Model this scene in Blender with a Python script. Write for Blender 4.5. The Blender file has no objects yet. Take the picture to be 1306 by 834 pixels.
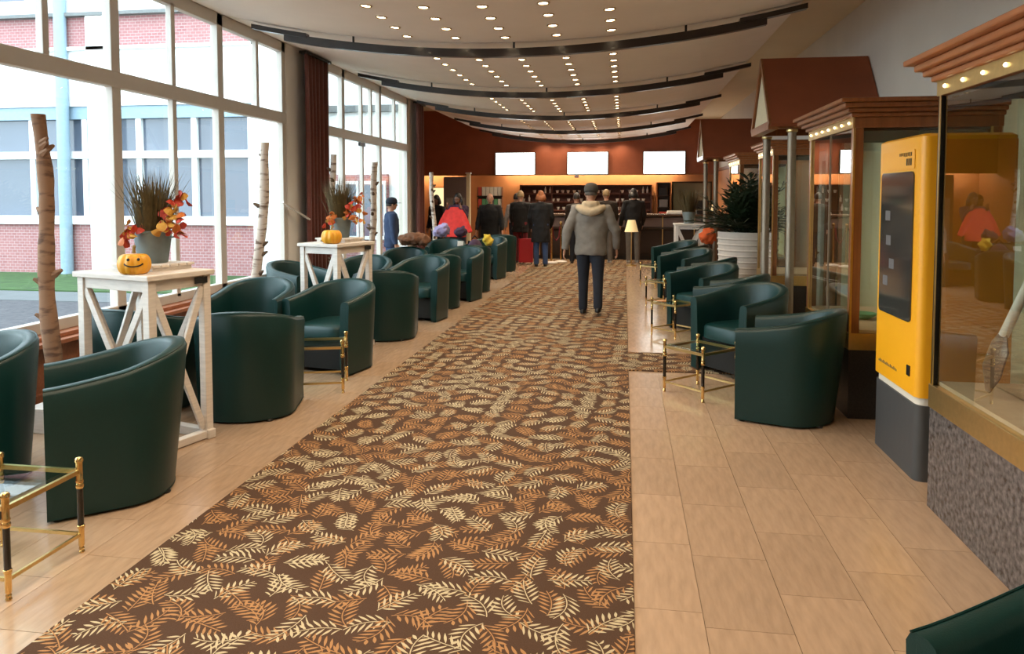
import bpy, bmesh, math, random
from mathutils import Vector, Matrix
random.seed(7)
SC = bpy.context.scene
COL = SC.collection
PI = math.pi
# ------------------------------------------------------------------ camera, world, exposure
cam_d = bpy.data.cameras.new('camera'); cam = bpy.data.objects.new('camera', cam_d); COL.objects.link(cam)
cam_d.sensor_width = 36.0; cam_d.lens = 36.0 * 943 / 1306; cam_d.shift_y = -0.0900; cam_d.clip_end = 300
cam.location = (0, 0, 1.6)
cam.rotation_euler = (math.radians(90 - 3.0), 0, math.atan(143 / 943))
SC.camera = cam
world = bpy.data.worlds.new('overcast_sky'); SC.world = world; world.use_nodes = True
bg = world.node_tree.nodes['Background']; bg.inputs[0].default_value = (0.80, 0.92, 1.0, 1); bg.inputs[1].default_value = 6.5
SC.view_settings.view_transform = 'Standard'; SC.view_settings.look = 'None'
SC.view_settings.exposure = 0.08; SC.view_settings.gamma = 1.0; SC.view_settings.use_curve_mapping = False
try:
    SC.cycles.use_light_tree = True; SC.cycles.max_bounces = 10; SC.cycles.transparent_max_bounces = 24
    SC.cycles.diffuse_bounces = 4; SC.cycles.glossy_bounces = 4; SC.cycles.sample_clamp_indirect = 6.0
except Exception: pass
DOWN_W = 8.3       # watts of one ceiling downlight
WARM = (1.0, 0.79, 0.56)
# ------------------------------------------------------------------ materials
MATS = {}
def nn(nt, t, **kw):
    n = nt.nodes.new(t)
    for k, v in kw.items():
        if k.startswith('i_'): n.inputs[k[2:].replace('_', ' ')].default_value = v
        else: setattr(n, k, v)
    return n
def mat(name, col, rough=0.5, metal=0.0, spec=0.5, noise=0.0, scale=20.0, bump=0.0, bscale=None, emit=None, estr=0.0, stretch=None, col2=None, coat=0.0, sheen=0.0, vary=0.0):
    m = bpy.data.materials.new(name); m.use_nodes = True; nt = m.node_tree
    b = nt.nodes['Principled BSDF']
    b.inputs['Base Color'].default_value = (*col, 1); b.inputs['Roughness'].default_value = rough
    b.inputs['Metallic'].default_value = metal; b.inputs['Specular IOR Level'].default_value = spec
    if coat: b.inputs['Coat Weight'].default_value = coat; b.inputs['Coat Roughness'].default_value = 0.08
    if sheen: b.inputs['Sheen Weight'].default_value = sheen
    if emit: b.inputs['Emission Color'].default_value = (*emit, 1); b.inputs['Emission Strength'].default_value = estr
    tc = nn(nt, 'ShaderNodeTexCoord')
    vec = tc.outputs['Object']
    if stretch:
        mp = nn(nt, 'ShaderNodeMapping'); mp.inputs['Scale'].default_value = stretch; nt.links.new(vec, mp.inputs[0]); vec = mp.outputs[0]
    if noise or col2:
        tx = nn(nt, 'ShaderNodeTexNoise'); tx.inputs['Scale'].default_value = scale; tx.inputs['Detail'].default_value = 5
        nt.links.new(vec, tx.inputs[0])
        mr = nn(nt, 'ShaderNodeMapRange'); mr.inputs[1].default_value = 0.3; mr.inputs[2].default_value = 0.7
        nt.links.new(tx.outputs[0], mr.inputs[0])
        mx = nn(nt, 'ShaderNodeMix', data_type='RGBA')
        c2 = col2 if col2 else tuple(max(0, c * (1 - noise)) for c in col)
        mx.inputs[6].default_value = (*col, 1); mx.inputs[7].default_value = (*c2, 1)
        nt.links.new(mr.outputs[0], mx.inputs[0])
        out = mx.outputs[2]
        if vary:
            oi = nn(nt, 'ShaderNodeObjectInfo'); hs = nn(nt, 'ShaderNodeHueSaturation')
            m2 = nn(nt, 'ShaderNodeMapRange'); m2.inputs[3].default_value = 1 - vary; m2.inputs[4].default_value = 1 + vary
            nt.links.new(oi.outputs['Random'], m2.inputs[0]); nt.links.new(m2.outputs[0], hs.inputs['Value']); nt.links.new(out, hs.inputs['Color']); out = hs.outputs[0]
        nt.links.new(out, b.inputs['Base Color'])
    if bump:
        bt = nn(nt, 'ShaderNodeTexNoise'); bt.inputs['Scale'].default_value = bscale or scale; bt.inputs['Detail'].default_value = 4
        nt.links.new(vec, bt.inputs[0])
        bn = nn(nt, 'ShaderNodeBump'); bn.inputs['Strength'].default_value = bump; bn.inputs['Distance'].default_value = 0.01
        nt.links.new(bt.outputs[0], bn.inputs['Height']); nt.links.new(bn.outputs[0], b.inputs['Normal'])
    MATS[name] = m; return m
def glass_mat(name, tint, refl=(1, 1, 1), ior=1.5, rough=0.0, boost=1.0):
    m = bpy.data.materials.new(name); m.use_nodes = True; nt = m.node_tree
    nt.nodes.remove(nt.nodes['Principled BSDF']); out = nt.nodes['Material Output']
    tr = nn(nt, 'ShaderNodeBsdfTransparent'); tr.inputs[0].default_value = (*tint, 1)
    gl = nn(nt, 'ShaderNodeBsdfGlossy'); gl.inputs[0].default_value = (*refl, 1); gl.inputs['Roughness'].default_value = rough
    fr = nn(nt, 'ShaderNodeFresnel'); fr.inputs[0].default_value = ior
    mm = nn(nt, 'ShaderNodeMath', operation='MULTIPLY', use_clamp=True); mm.inputs[1].default_value = boost
    mx = nn(nt, 'ShaderNodeMixShader')
    ge = nn(nt, 'ShaderNodeNewGeometry'); inv = nn(nt, 'ShaderNodeMath', operation='SUBTRACT'); inv.inputs[0].default_value = 1.0; nt.links.new(ge.outputs['Backfacing'], inv.inputs[1])
    m2 = nn(nt, 'ShaderNodeMath', operation='MULTIPLY'); nt.links.new(mm.outputs[0], m2.inputs[0]); nt.links.new(inv.outputs[0], m2.inputs[1])
    nt.links.new(fr.outputs[0], mm.inputs[0]); nt.links.new(m2.outputs[0], mx.inputs[0]); nt.links.new(tr.outputs[0], mx.inputs[1]); nt.links.new(gl.outputs[0], mx.inputs[2])
    nt.links.new(mx.outputs[0], out.inputs[0]); MATS[name] = m; return m
def emit_mat(name, col, s):
    m = bpy.data.materials.new(name); m.use_nodes = True; nt = m.node_tree
    nt.nodes.remove(nt.nodes['Principled BSDF']); e = nn(nt, 'ShaderNodeEmission'); e.inputs[0].default_value = (*col, 1); e.inputs[1].default_value = s
    nt.links.new(e.outputs[0], nt.nodes['Material Output'].inputs[0]); MATS[name] = m; return m
def brick_mat(name, c1, c2, mortar, sx=4.0):
    m = bpy.data.materials.new(name); m.use_nodes = True; nt = m.node_tree; b = nt.nodes['Principled BSDF']
    tc = nn(nt, 'ShaderNodeTexCoord'); mp = nn(nt, 'ShaderNodeMapping'); mp.inputs['Rotation'].default_value = (PI / 2, 0, 0)
    br = nn(nt, 'ShaderNodeTexBrick'); br.inputs['Color1'].default_value = (*c1, 1); br.inputs['Color2'].default_value = (*c2, 1); br.inputs['Mortar'].default_value = (*mortar, 1)
    br.inputs['Scale'].default_value = sx; br.inputs['Mortar Size'].default_value = 0.022
    nt.links.new(tc.outputs['Object'], mp.inputs[0]); nt.links.new(mp.outputs[0], br.inputs[0]); nt.links.new(br.outputs[0], b.inputs['Base Color'])
    b.inputs['Roughness'].default_value = 0.9; MATS[name] = m; return m
def carpet_mat(name):
    m = bpy.data.materials.new(name); m.use_nodes = True; nt = m.node_tree; b = nt.nodes['Principled BSDF']; L = nt.links.new
    tc = nn(nt, 'ShaderNodeTexCoord')
    def mth(op, a, c=None, clamp=False):
        n = nn(nt, 'ShaderNodeMath', operation=op, use_clamp=clamp)
        for i, v in enumerate((a, c)):
            if v is None: continue
            if isinstance(v, (int, float)): n.inputs[i].default_value = v
            else: L(v, n.inputs[i])
        return n.outputs[0]
    sep = nn(nt, 'ShaderNodeSeparateXYZ'); L(tc.outputs['Object'], sep.inputs[0])
    X0, Y0 = sep.outputs[0], sep.outputs[1]
    def layer(ang, ox, oy, cell, seed):
        ca, sa = math.cos(ang), math.sin(ang)
        xr = mth('ADD', mth('ADD', mth('MULTIPLY', X0, ca), mth('MULTIPLY', Y0, sa)), ox + 40 * cell)
        yr = mth('ADD', mth('ADD', mth('MULTIPLY', X0, -sa), mth('MULTIPLY', Y0, ca)), oy + 40 * cell)
        gy = mth('DIVIDE', yr, cell); row = mth('FLOOR', gy)
        gx = mth('ADD', mth('DIVIDE', xr, cell), mth('MULTIPLY', mth('MODULO', row, 2.0), 0.5)); colu = mth('FLOOR', gx)
        cb = nn(nt, 'ShaderNodeCombineXYZ'); L(colu, cb.inputs[0]); L(row, cb.inputs[1]); cb.inputs[2].default_value = seed
        wn = nn(nt, 'ShaderNodeTexWhiteNoise', noise_dimensions='3D'); L(cb.outputs[0], wn.inputs[0])
        sc = nn(nt, 'ShaderNodeSeparateColor'); L(wn.outputs['Color'], sc.inputs[0])
        r1, r2, r3 = sc.outputs[0], sc.outputs[1], sc.outputs[2]
        px = mth('MULTIPLY', mth('SUBTRACT', mth('FRACT', gx), 0.5), cell); py = mth('MULTIPLY', mth('SUBTRACT', mth('FRACT', gy), 0.5), cell)
        th = mth('MULTIPLY', r1, 2 * PI); c, s = mth('COSINE', th), mth('SINE', th)
        u = mth('ADD', mth('MULTIPLY', px, c), mth('MULTIPLY', py, s)); v = mth('SUBTRACT', mth('MULTIPLY', py, c), mth('MULTIPLY', px, s))
        kk = mth('MULTIPLY', mth('SUBTRACT', r2, 0.5), 8.5 / cell * 0.2)
        vb = mth('ADD', mth('SUBTRACT', v, mth('MULTIPLY', kk, mth('MULTIPLY', u, u))), mth('MULTIPLY', kk, cell * cell * 0.07))
        hl = cell * 0.50
        a = mth('ABSOLUTE', vb)
        side = mth('MULTIPLY', mth('GREATER_THAN', vb, 0.0), 0.5)
        per = cell * 0.158
        tt = mth('SUBTRACT', u, mth('MULTIPLY', a, 0.75))
        ph = mth('ADD', mth('DIVIDE', tt, per), side)
        lx = mth('MULTIPLY', mth('ABSOLUTE', mth('SUBTRACT', mth('FRACT', ph), 0.5)), per)
        tq = mth('DIVIDE', mth('ADD', tt, hl), 2 * hl)              # 0 root .. 1 tip
        LL = mth('MULTIPLY', cell, mth('SUBTRACT', 0.31, mth('MULTIPLY', mth('ABSOLUTE', mth('SUBTRACT', tq, 0.35)), 0.26)))
        q = mth('DIVIDE', mth('SUBTRACT', a, cell * 0.02), LL)
        wid = mth('MULTIPLY', mth('SINE', mth('MULTIPLY', mth('MINIMUM', mth('MAXIMUM', q, 0.0), 1.0), PI)), cell * 0.037)
        leaf = mth('MULTIPLY', mth('LESS_THAN', lx, wid), mth('MULTIPLY', mth('GREATER_THAN', tq, 0.02), mth('LESS_THAN', tq, 0.90)))
        stem = mth('MULTIPLY', mth('LESS_THAN', a, cell * 0.012), mth('LESS_THAN', mth('ABSOLUTE', u), hl))
        return mth('MAXIMUM', leaf, stem), r3
    base = nn(nt, 'ShaderNodeTexNoise'); base.inputs['Scale'].default_value = 260; L(tc.outputs['Object'], base.inputs[0])
    cur = None
    def mix(fac, a, bcol):
        mx = nn(nt, 'ShaderNodeMix', data_type='RGBA'); L(fac, mx.inputs[0])
        if isinstance(a, tuple): mx.inputs[6].default_value = (*a, 1)
        else: L(a, mx.inputs[6])
        if isinstance(bcol, tuple): mx.inputs[7].default_value = (*bcol, 1)
        else: L(bcol, mx.inputs[7])
        return mx.outputs[2]
    TAN, CREAM = (0.38, 0.20, 0.085), (0.50, 0.42, 0.27)
    cur = mix(base.outputs[0], (0.052, 0.027, 0.016), (0.10, 0.056, 0.034))
    for (ang, ox, oy, cell, seed, bias) in ((0.35, 0.0, 0.0, 0.176, 1.0, 0.35), (-0.5, 0.07, 0.12, 0.182, 5.0, 0.65)):
        msk, r = layer(ang, ox, oy, cell, seed)
        if seed == 9.0: msk = mth('MULTIPLY', msk, mth('GREATER_THAN', r, 0.55))
        pick = mth('LESS_THAN', r, bias) if seed != 9.0 else mth('LESS_THAN', r, 0.78)
        cur = mix(msk, cur, mix(pick, TAN, CREAM))
    L(cur, b.inputs['Base Color']); b.inputs['Roughness'].default_value = 0.95; b.inputs['Specular IOR Level'].default_value = 0.15
    bn = nn(nt, 'ShaderNodeBump'); bn.inputs['Strength'].default_value = 0.35; bn.inputs['Distance'].default_value = 0.004
    L(base.outputs[0], bn.inputs['Height']); L(bn.outputs[0], b.inputs['Normal'])
    MATS[name] = m; return m
def birch_mat(name, c, dark, amount):
    m = bpy.data.materials.new(name); m.use_nodes = True; nt = m.node_tree; b = nt.nodes['Principled BSDF']; L = nt.links.new
    tc = nn(nt, 'ShaderNodeTexCoord'); mp = nn(nt, 'ShaderNodeMapping'); mp.inputs['Scale'].default_value = (5, 5, 18); L(tc.outputs['Object'], mp.inputs[0])
    tx = nn(nt, 'ShaderNodeTexNoise'); tx.inputs['Scale'].default_value = 1.4; tx.inputs['Detail'].default_value = 6; L(mp.outputs[0], tx.inputs[0])
    cr = nn(nt, 'ShaderNodeValToRGB'); cr.color_ramp.elements[0].position = amount; cr.color_ramp.elements[0].color = (*dark, 1)
    cr.color_ramp.elements[1].position = amount + 0.13; cr.color_ramp.elements[1].color = (*c, 1)
    L(tx.outputs[0], cr.inputs[0]); L(cr.outputs[0], b.inputs['Base Color']); b.inputs['Roughness'].default_value = 0.85
    bn = nn(nt, 'ShaderNodeBump'); bn.inputs['Strength'].default_value = 0.5; bn.inputs['Distance'].default_value = 0.01; L(tx.outputs[0], bn.inputs['Height']); L(bn.outputs[0], b.inputs['Normal'])
    MATS[name] = m; return m
carpet_mat('carpet')
mat('travertine', (0.46, 0.318, 0.212), 0.20, noise=0.22, scale=5, stretch=(6, 1.2, 1), bump=0.04, bscale=30, vary=0.07, spec=0.5)
mat('grout', (0.44, 0.31, 0.20), 0.8, noise=0.2)
mat('ceiling_white', (0.88, 0.80, 0.74), 0.75, noise=0.04, scale=3)
mat('soffit_cream', (0.80, 0.68, 0.48), 0.8, noise=0.05, scale=2)
mat('pier_lit_white', (0.86, 0.83, 0.79), 0.7, noise=0.04, scale=2)  # brighter wall white; light falling on the pier is put into its colour
mat('wall_white', (0.66, 0.60, 0.52), 0.8, noise=0.06, scale=2)
mat('terracotta', (0.30, 0.078, 0.030), 0.6, noise=0.18, scale=3)
mat('terracotta_wall', (0.50, 0.21, 0.085), 0.6, noise=0.15, scale=3)
mat('frame_white', (0.62, 0.575, 0.52), 0.45, noise=0.05, scale=8)
mat('sill_wood', (0.42, 0.15, 0.07), 0.4, noise=0.25, scale=6, stretch=(1, 10, 6))
mat('leather', (0.0035, 0.030, 0.028), 0.36, noise=0.12, scale=60, bump=0.12, bscale=260, spec=0.40)
mat('leather_cushion', (0.004, 0.035, 0.034), 0.34, noise=0.12, scale=60, bump=0.10, bscale=240, spec=0.42)
mat('black_fabric', (0.008, 0.009, 0.009), 0.9, noise=0.2, scale=90)
mat('black_plastic', (0.012, 0.012, 0.012), 0.4, noise=0.1, scale=30)
mat('brass', (0.80, 0.55, 0.22), 0.18, metal=1.0, noise=0.1, scale=40)
mat('brass_soft', (0.72, 0.52, 0.22), 0.33, metal=1.0, noise=0.1, scale=40)
mat('black_lacquer', (0.010, 0.009, 0.008), 0.2, noise=0.1, coat=0.5)
glass_mat('pane_glass', (0.95, 0.985, 0.985), ior=1.45)
glass_mat('case_glass', (0.92, 0.95, 0.92), ior=1.55, boost=2.0)
glass_mat('table_glass', (0.80, 0.93, 0.90), ior=1.5)
mat('table_white', (0.74, 0.68, 0.62), 0.6, noise=0.18, scale=9, stretch=(1, 1, 8), bump=0.1, bscale=40)
mat('steel', (0.34, 0.285, 0.22), 0.55, metal=1.0, noise=0.1)
mat('granite', (0.025, 0.022, 0.024), 0.25, col2=(0.17, 0.15, 0.145), scale=38)
mat('granite_dark', (0.012, 0.012, 0.013), 0.35, col2=(0.035, 0.03, 0.03), scale=70)
mat('case_wood', (0.30, 0.105, 0.032), 0.35, noise=0.35, scale=4, stretch=(8, 8, 1), coat=0.15)
mat('crown_wood', (0.46, 0.17, 0.06), 0.35, noise=0.22, scale=4, stretch=(8, 1, 8), coat=0.15)
mat('dark_metal', (0.02, 0.018, 0.016), 0.35, metal=0.6, noise=0.1)
mat('deck_beige', (0.62, 0.46, 0.32), 0.6, noise=0.1)
mat('case_back', (0.035, 0.027, 0.022), 0.7, noise=0.1)
mat('cream_panel', (0.70, 0.62, 0.42), 0.7, noise=0.05)
mat('machine_yellow', (0.88, 0.42, 0.012), 0.38, noise=0.03, scale=3)
mat('machine_orange', (0.72, 0.26, 0.010), 0.4, noise=0.03, scale=3)
mat('machine_grey', (0.060, 0.062, 0.064), 0.5, noise=0.08, scale=20)
mat('machine_white', (0.75, 0.72, 0.62), 0.4, noise=0.04)
mat('machine_window', (0.045, 0.045, 0.042), 0.08, noise=0.1, coat=0.6)
mat('beam_black', (0.018, 0.011, 0.009), 0.30, noise=0.15, coat=0.15)
mat('curtain_red', (0.17, 0.045, 0.030), 0.85, noise=0.25, scale=30, sheen=0.3)
birch_mat('birch', (0.56, 0.46, 0.38), (0.16, 0.10, 0.07), 0.36)
birch_mat('bark_brown', (0.27, 0.145, 0.08), (0.12, 0.06, 0.035), 0.36)
mat('zinc', (0.20, 0.25, 0.26), 0.5, metal=0.3, noise=0.3, scale=6)
mat('grass_dry', (0.13, 0.095, 0.035), 0.8, noise=0.4, scale=30)
mat('twig', (0.12, 0.07, 0.04), 0.8, noise=0.2)
mat('leaf_red', (0.52, 0.045, 0.018), 0.6, noise=0.3, scale=30)
mat('leaf_orange', (0.62, 0.17, 0.03), 0.6, noise=0.3, scale=30)
mat('leaf_yellow', (0.66, 0.36, 0.06), 0.6, noise=0.3, scale=30)
mat('pumpkin', (0.86, 0.40, 0.025), 0.42, noise=0.18, scale=9)
mat('pumpkin_stem', (0.30, 0.22, 0.08), 0.8, noise=0.3)
mat('black_paint', (0.01, 0.01, 0.01), 0.6, noise=0.1)
mat('planter_white', (0.62, 0.56, 0.50), 0.7, noise=0.08, bump=0.1)
mat('plant_green', (0.012, 0.030, 0.010), 0.5, noise=0.45, scale=25)
mat('plant_light', (0.06, 0.12, 0.025), 0.5, noise=0.3, scale=25)
mat('soil', (0.04, 0.025, 0.015), 0.95, noise=0.3)
mat('counter_wood', (0.030, 0.017, 0.011), 0.45, noise=0.3, scale=5, stretch=(1, 1, 8))
mat('counter_top', (0.10, 0.06, 0.04), 0.25, noise=0.2)
mat('shelf_wood', (0.10, 0.028, 0.017), 0.6, noise=0.25, scale=8)
mat('porcelain', (0.75, 0.72, 0.68), 0.3, noise=0.03)
mat('mirror_green', (0.30, 0.32, 0.22), 0.15, metal=0.7, noise=0.04, scale=2)
mat('panel_grey', (0.17, 0.13, 0.13), 0.5, noise=0.06)
mat('lampshade', (0.80, 0.66, 0.36), 0.8, noise=0.05, emit=(1.0, 0.72, 0.35), estr=0.35)
emit_mat('screen_white', (0.95, 1.0, 0.95), 6.0)
mat('screen_bezel', (0.012, 0.014, 0.012), 0.35, noise=0.05)
emit_mat('lens_glow', (1.0, 0.80, 0.52), 26.0)
emit_mat('bulb_glow', (1.0, 0.80, 0.45), 5.0)
emit_mat('cove_glow', (1.0, 0.76, 0.44), 60.0)
emit_mat('lit_panel', (1.0, 0.80, 0.42), 1.2)
emit_mat('sign_green', (0.15, 0.9, 0.35), 2.0)
mat('down_trim', (0.55, 0.42, 0.28), 0.3, metal=0.8, noise=0.05)
brick_mat('brick', (0.30, 0.125, 0.125), (0.34, 0.15, 0.15), (0.40, 0.30, 0.30), 4.2)
mat('facade_white', (0.80, 0.82, 0.82), 0.8, noise=0.04, scale=1)
mat('facade_glass', (0.09, 0.11, 0.15), 0.12, noise=0.25, scale=0.6, spec=0.7)
mat('facade_dark', (0.16, 0.17, 0.17), 0.8, noise=0.2)
mat('pipe_blue', (0.24, 0.34, 0.42), 0.5, noise=0.1)
mat('lawn', (0.045, 0.10, 0.022), 0.95, noise=0.45, scale=4, bump=0.4, bscale=60)
mat('path_grey', (0.12, 0.125, 0.13), 0.9, noise=0.15, scale=3)
mat('gravel', (0.045, 0.042, 0.05), 0.95, noise=0.4, scale=14, col2=(0.085, 0.078, 0.085), bump=0.6, bscale=40)
mat('shrub', (0.05, 0.055, 0.045), 0.9, noise=0.4)
mat('skin', (0.48, 0.25, 0.16), 0.55, noise=0.06)
mat('skin_dark', (0.22, 0.10, 0.06), 0.55, noise=0.06)
def cloth(name, c, **k): return mat(name, c, 0.88, noise=0.22, scale=14, bump=0.15, bscale=30, **k)
cloth('hoodie_grey', (0.20, 0.185, 0.165)); cloth('hood_cream', (0.46, 0.37, 0.25)); cloth('jeans_dark', (0.012, 0.016, 0.028)); cloth('cap_grey', (0.055, 0.048, 0.042))
cloth('coat_black', (0.006, 0.0055, 0.006)); cloth('coat_brown', (0.022, 0.013, 0.008)); cloth('coat_red', (0.80, 0.045, 0.035)); cloth('navy', (0.022, 0.040, 0.095))
cloth('jeans_blue', (0.045, 0.085, 0.20)); cloth('trousers_red', (0.14, 0.012, 0.018)); cloth('trousers_grey', (0.13, 0.11, 0.09)); cloth('lavender', (0.34, 0.28, 0.46))
cloth('purple_dark', (0.055, 0.025, 0.055)); cloth('fur_brown', (0.20, 0.09, 0.045)); cloth('yellow_cloth', (0.62, 0.44, 0.04)); cloth('grey_light', (0.33, 0.30, 0.28)); cloth('orange_cloth', (0.75, 0.13, 0.03))
mat('shoe_black', (0.012, 0.011, 0.011), 0.5, noise=0.1); mat('shoe_grey', (0.25, 0.23, 0.2), 0.7, noise=0.1)
mat('hair_dark', (0.012, 0.008, 0.006), 0.5, noise=0.3, scale=50); mat('hair_ginger', (0.32, 0.10, 0.025), 0.6, noise=0.3, scale=50)
mat('hair_blond', (0.30, 0.20, 0.09), 0.6, noise=0.3, scale=50); mat('hair_grey', (0.10, 0.085, 0.07), 0.6, noise=0.3, scale=50)
mat('eye_white', (0.7, 0.7, 0.68), 0.3, noise=0.02); mat('lips', (0.35, 0.12, 0.09), 0.5, noise=0.05)
mat('paper_white', (0.85, 0.85, 0.82), 0.7, noise=0.03); mat('red_case', (0.42, 0.018, 0.025), 0.35, noise=0.06)
mat('book_red', (0.45, 0.06, 0.04), 0.6, noise=0.1); mat('book_green', (0.10, 0.30, 0.16), 0.6, noise=0.1); mat('book_white', (0.62, 0.60, 0.55), 0.6, noise=0.1); mat('book_grey', (0.14, 0.14, 0.15), 0.6, noise=0.1)
mat('paddle_wood', (0.16, 0.085, 0.045), 0.4, noise=0.3, scale=6, coat=0.3)

# ------------------------------------------------------------------ mesh helpers
class MB:
    def __init__(s): s.v = []; s.f = []
    def add(s, vs, fs):
        o = len(s.v); s.v += [tuple(v) for v in vs]; s.f += [tuple(i + o for i in f) for f in fs]; return s
    def box(s, x0, x1, y0, y1, z0, z1, M=None):
        vs = [Vector((x, y, z)) for z in (z0, z1) for x, y in ((x0, y0), (x1, y0), (x1, y1), (x0, y1))]
        if M is not None: vs = [M @ v for v in vs]
        return s.add(vs, [(3, 2, 1, 0), (4, 5, 6, 7), (0, 1, 5, 4), (1, 2, 6, 5), (2, 3, 7, 6), (3, 0, 4, 7)])
    def loft(s, rings, caps=True, closed=True):
        n = len(rings[0]); vs = [p for r in rings for p in r]; fs = []
        for i in range(len(rings) - 1):
            for j in range(n if closed else n - 1):
                k = (j + 1) % n; fs.append((i * n + j, i * n + k, (i + 1) * n + k, (i + 1) * n + j))
        if caps: fs.append(tuple(range(n - 1, -1, -1))); fs.append(tuple((len(rings) - 1) * n + j for j in range(n)))
        return s.add(vs, fs)
    def tube(s, pts, radii, n=10, flat=1.0, up=None, caps=True):
        pts = [Vector(p) for p in pts]
        if not isinstance(radii, (list, tuple)): radii = [radii] * len(pts)
        t0 = (pts[1] - pts[0]).normalized()
        a = Vector(up) if up else (Vector((0, 0, 1)) if abs(t0.z) < 0.9 else Vector((1, 0, 0)))
        rings = []
        for i, p in enumerate(pts):
            t = (pts[min(i + 1, len(pts) - 1)] - pts[max(i - 1, 0)]).normalized()
            a = (a - t * a.dot(t)).normalized(); b = t.cross(a)
            r = radii[i]
            rings.append([p + (a * math.cos(2 * PI * k / n) * flat + b * math.sin(2 * PI * k / n)) * r for k in range(n)])
        return s.loft(rings, caps)
    def cyl(s, p0, p1, r0, r1=None, n=12): return s.tube([p0, p1], [r0, r0 if r1 is None else r1], n)
    def bar(s, p0, p1, w, h, up=(0, 0, 1)):
        p0, p1 = Vector(p0), Vector(p1); t = (p1 - p0).normalized(); u = Vector(up)
        if abs(t.dot(u)) > 0.98: u = Vector((1, 0, 0))
        a = (u - t * u.dot(t)).normalized(); b = t.cross(a)
        r = lambda p: [p + b * w / 2 * i + a * h / 2 * j for i, j in ((-1, -1), (1, -1), (1, 1), (-1, 1))]
        return s.loft([r(p0), r(p1)])
    def lathe(s, prof, n=24, c=(0, 0, 0)):
        return s.loft([[Vector((c[0] + r * math.cos(2 * PI * k / n), c[1] + r * math.sin(2 * PI * k / n), c[2] + z)) for k in range(n)] for r, z in prof])
    def ell(s, c, r, n=14, m=9, M=None):
        rings = []
        for i in range(m + 1):
            a = -PI / 2 + PI * (i + 0.0) / m; a = max(-PI / 2 + 0.02, min(PI / 2 - 0.02, a))
            rg = [Vector((r[0] * math.cos(a) * math.cos(2 * PI * k / n), r[1] * math.cos(a) * math.sin(2 * PI * k / n), r[2] * math.sin(a))) for k in range(n)]
            rings.append([(M @ p if M is not None else p) + Vector(c) for p in rg])
        return s.loft(rings)
    def rod_ring(s, rings): return s.loft(rings)
    def mesh(s, name, m, smooth=False):
        me = bpy.data.meshes.new(name); me.from_pydata(s.v, [], s.f); me.validate()
        bm = bmesh.new(); bm.from_mesh(me); bmesh.ops.recalc_face_normals(bm, faces=bm.faces[:]); bm.to_mesh(me); bm.free()
        me.materials.append(MATS[m] if isinstance(m, str) else m)
        if smooth:
            for p in me.polygons: p.use_smooth = True
            if smooth != 'all':
                try: me.set_sharp_from_angle(angle=math.radians(40))
                except Exception: pass
        return me
    def build(s, name, m, parent=None, smooth=False, bevel=0.0):
        return link(name, s.mesh(name, m, smooth), parent, bevel)
def link(name, me, parent=None, bevel=0.0):
    o = bpy.data.objects.new(name, me); COL.objects.link(o)
    if parent is not None: o.parent = parent
    if bevel:
        b = o.modifiers.new('edge', 'BEVEL'); b.width = bevel; b.segments = 2; b.limit_method = 'ANGLE'; b.angle_limit = math.radians(40)
    return o
def tag(o, label=None, cat=None, group=None, kind=None):
    if label: o['label'] = label
    if cat: o['category'] = cat
    if group: o['group'] = group
    if kind: o['kind'] = kind
    return o
def thing(name, label, cat, loc=(0, 0, 0), rz=0, group=None):
    o = bpy.data.objects.new(name, None); o.empty_display_size = 0.1; COL.objects.link(o)
    o.location = loc; o.rotation_euler = (0, 0, rz); return tag(o, label, cat, group)
def struct(name, loc=(0, 0, 0)):
    o = bpy.data.objects.new(name, None); COL.objects.link(o); o.location = loc; o['kind'] = 'structure'; return o
def copy_tree(o, parent=None):
    c = o.copy(); COL.objects.link(c); c.parent = parent
    for ch in list(o.children): copy_tree(ch, c)
    return c
def sbox(name, m, *b, bevel=0.0):
    o = MB().box(*b).build(name, m, None, bevel=bevel); o['kind'] = 'structure'; return o
def part(name, m, parent, *b, bevel=0.0): return MB().box(*b).build(name, m, parent, bevel=bevel)
def remesh(mb, name, m, voxel, smooth=3, parent=None):
    tmp = mb.build('tmp', m); md = tmp.modifiers.new('r', 'REMESH'); md.mode = 'VOXEL'; md.voxel_size = voxel
    if smooth: sm = tmp.modifiers.new('s', 'SMOOTH'); sm.iterations = smooth; sm.factor = 0.5
    dg = bpy.context.evaluated_depsgraph_get(); me = bpy.data.meshes.new_from_object(tmp.evaluated_get(dg)); old = tmp.data
    bpy.data.objects.remove(tmp); bpy.data.meshes.remove(old)
    me.name = name
    for p in me.polygons: p.use_smooth = True
    if not me.materials: me.materials.append(MATS[m])
    return link(name, me, parent)

# ------------------------------------------------------------------ the room
XW, XR, YB, YF = -4.4, 2.60, 22.3, -3.5
floor = sbox('floor', 'grout', -6.6, 2.9, YF, 22.5, -0.15, -0.008)
TW, TL = 0.32, 0.56
tile_me = MB().box(-TW / 2 + 0.0012, TW / 2 - 0.0012, -TL / 2 + 0.0012, TL / 2 - 0.0012, -0.008, 0.0).mesh('tile', 'travertine')
rest = MB(); cnt = 0
cols = [0.05 + TW * (i + 0.5) - 0.06 for i in range(9)] + [-2.08 - TW * (i + 0.5) + 0.04 for i in range(8)] + [-2.04 + TW * (i + 0.5) for i in range(6)]
for ci, cx in enumerate(cols):
    off = random.random() * TL
    for k in range(50):
        y = YF + off + TL * (k + 0.5)
        if y > 22.2: break
        under = -1.95 < cx < 0.0
        if not under and 1.5 < y < 10.6 and not (cx > 1.75 and y < 4) and cx > -4.4 and cnt < 296:
            o = link('tile', tile_me, floor); o.location = (cx, y, 0); o['kind'] = 'structure'; cnt += 1
        else: rest.box(cx - TW / 2 + .0012, cx + TW / 2 - .0012, y - TL / 2 + .0012, y + TL / 2 - .0012, -0.008, 0.0)
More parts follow.
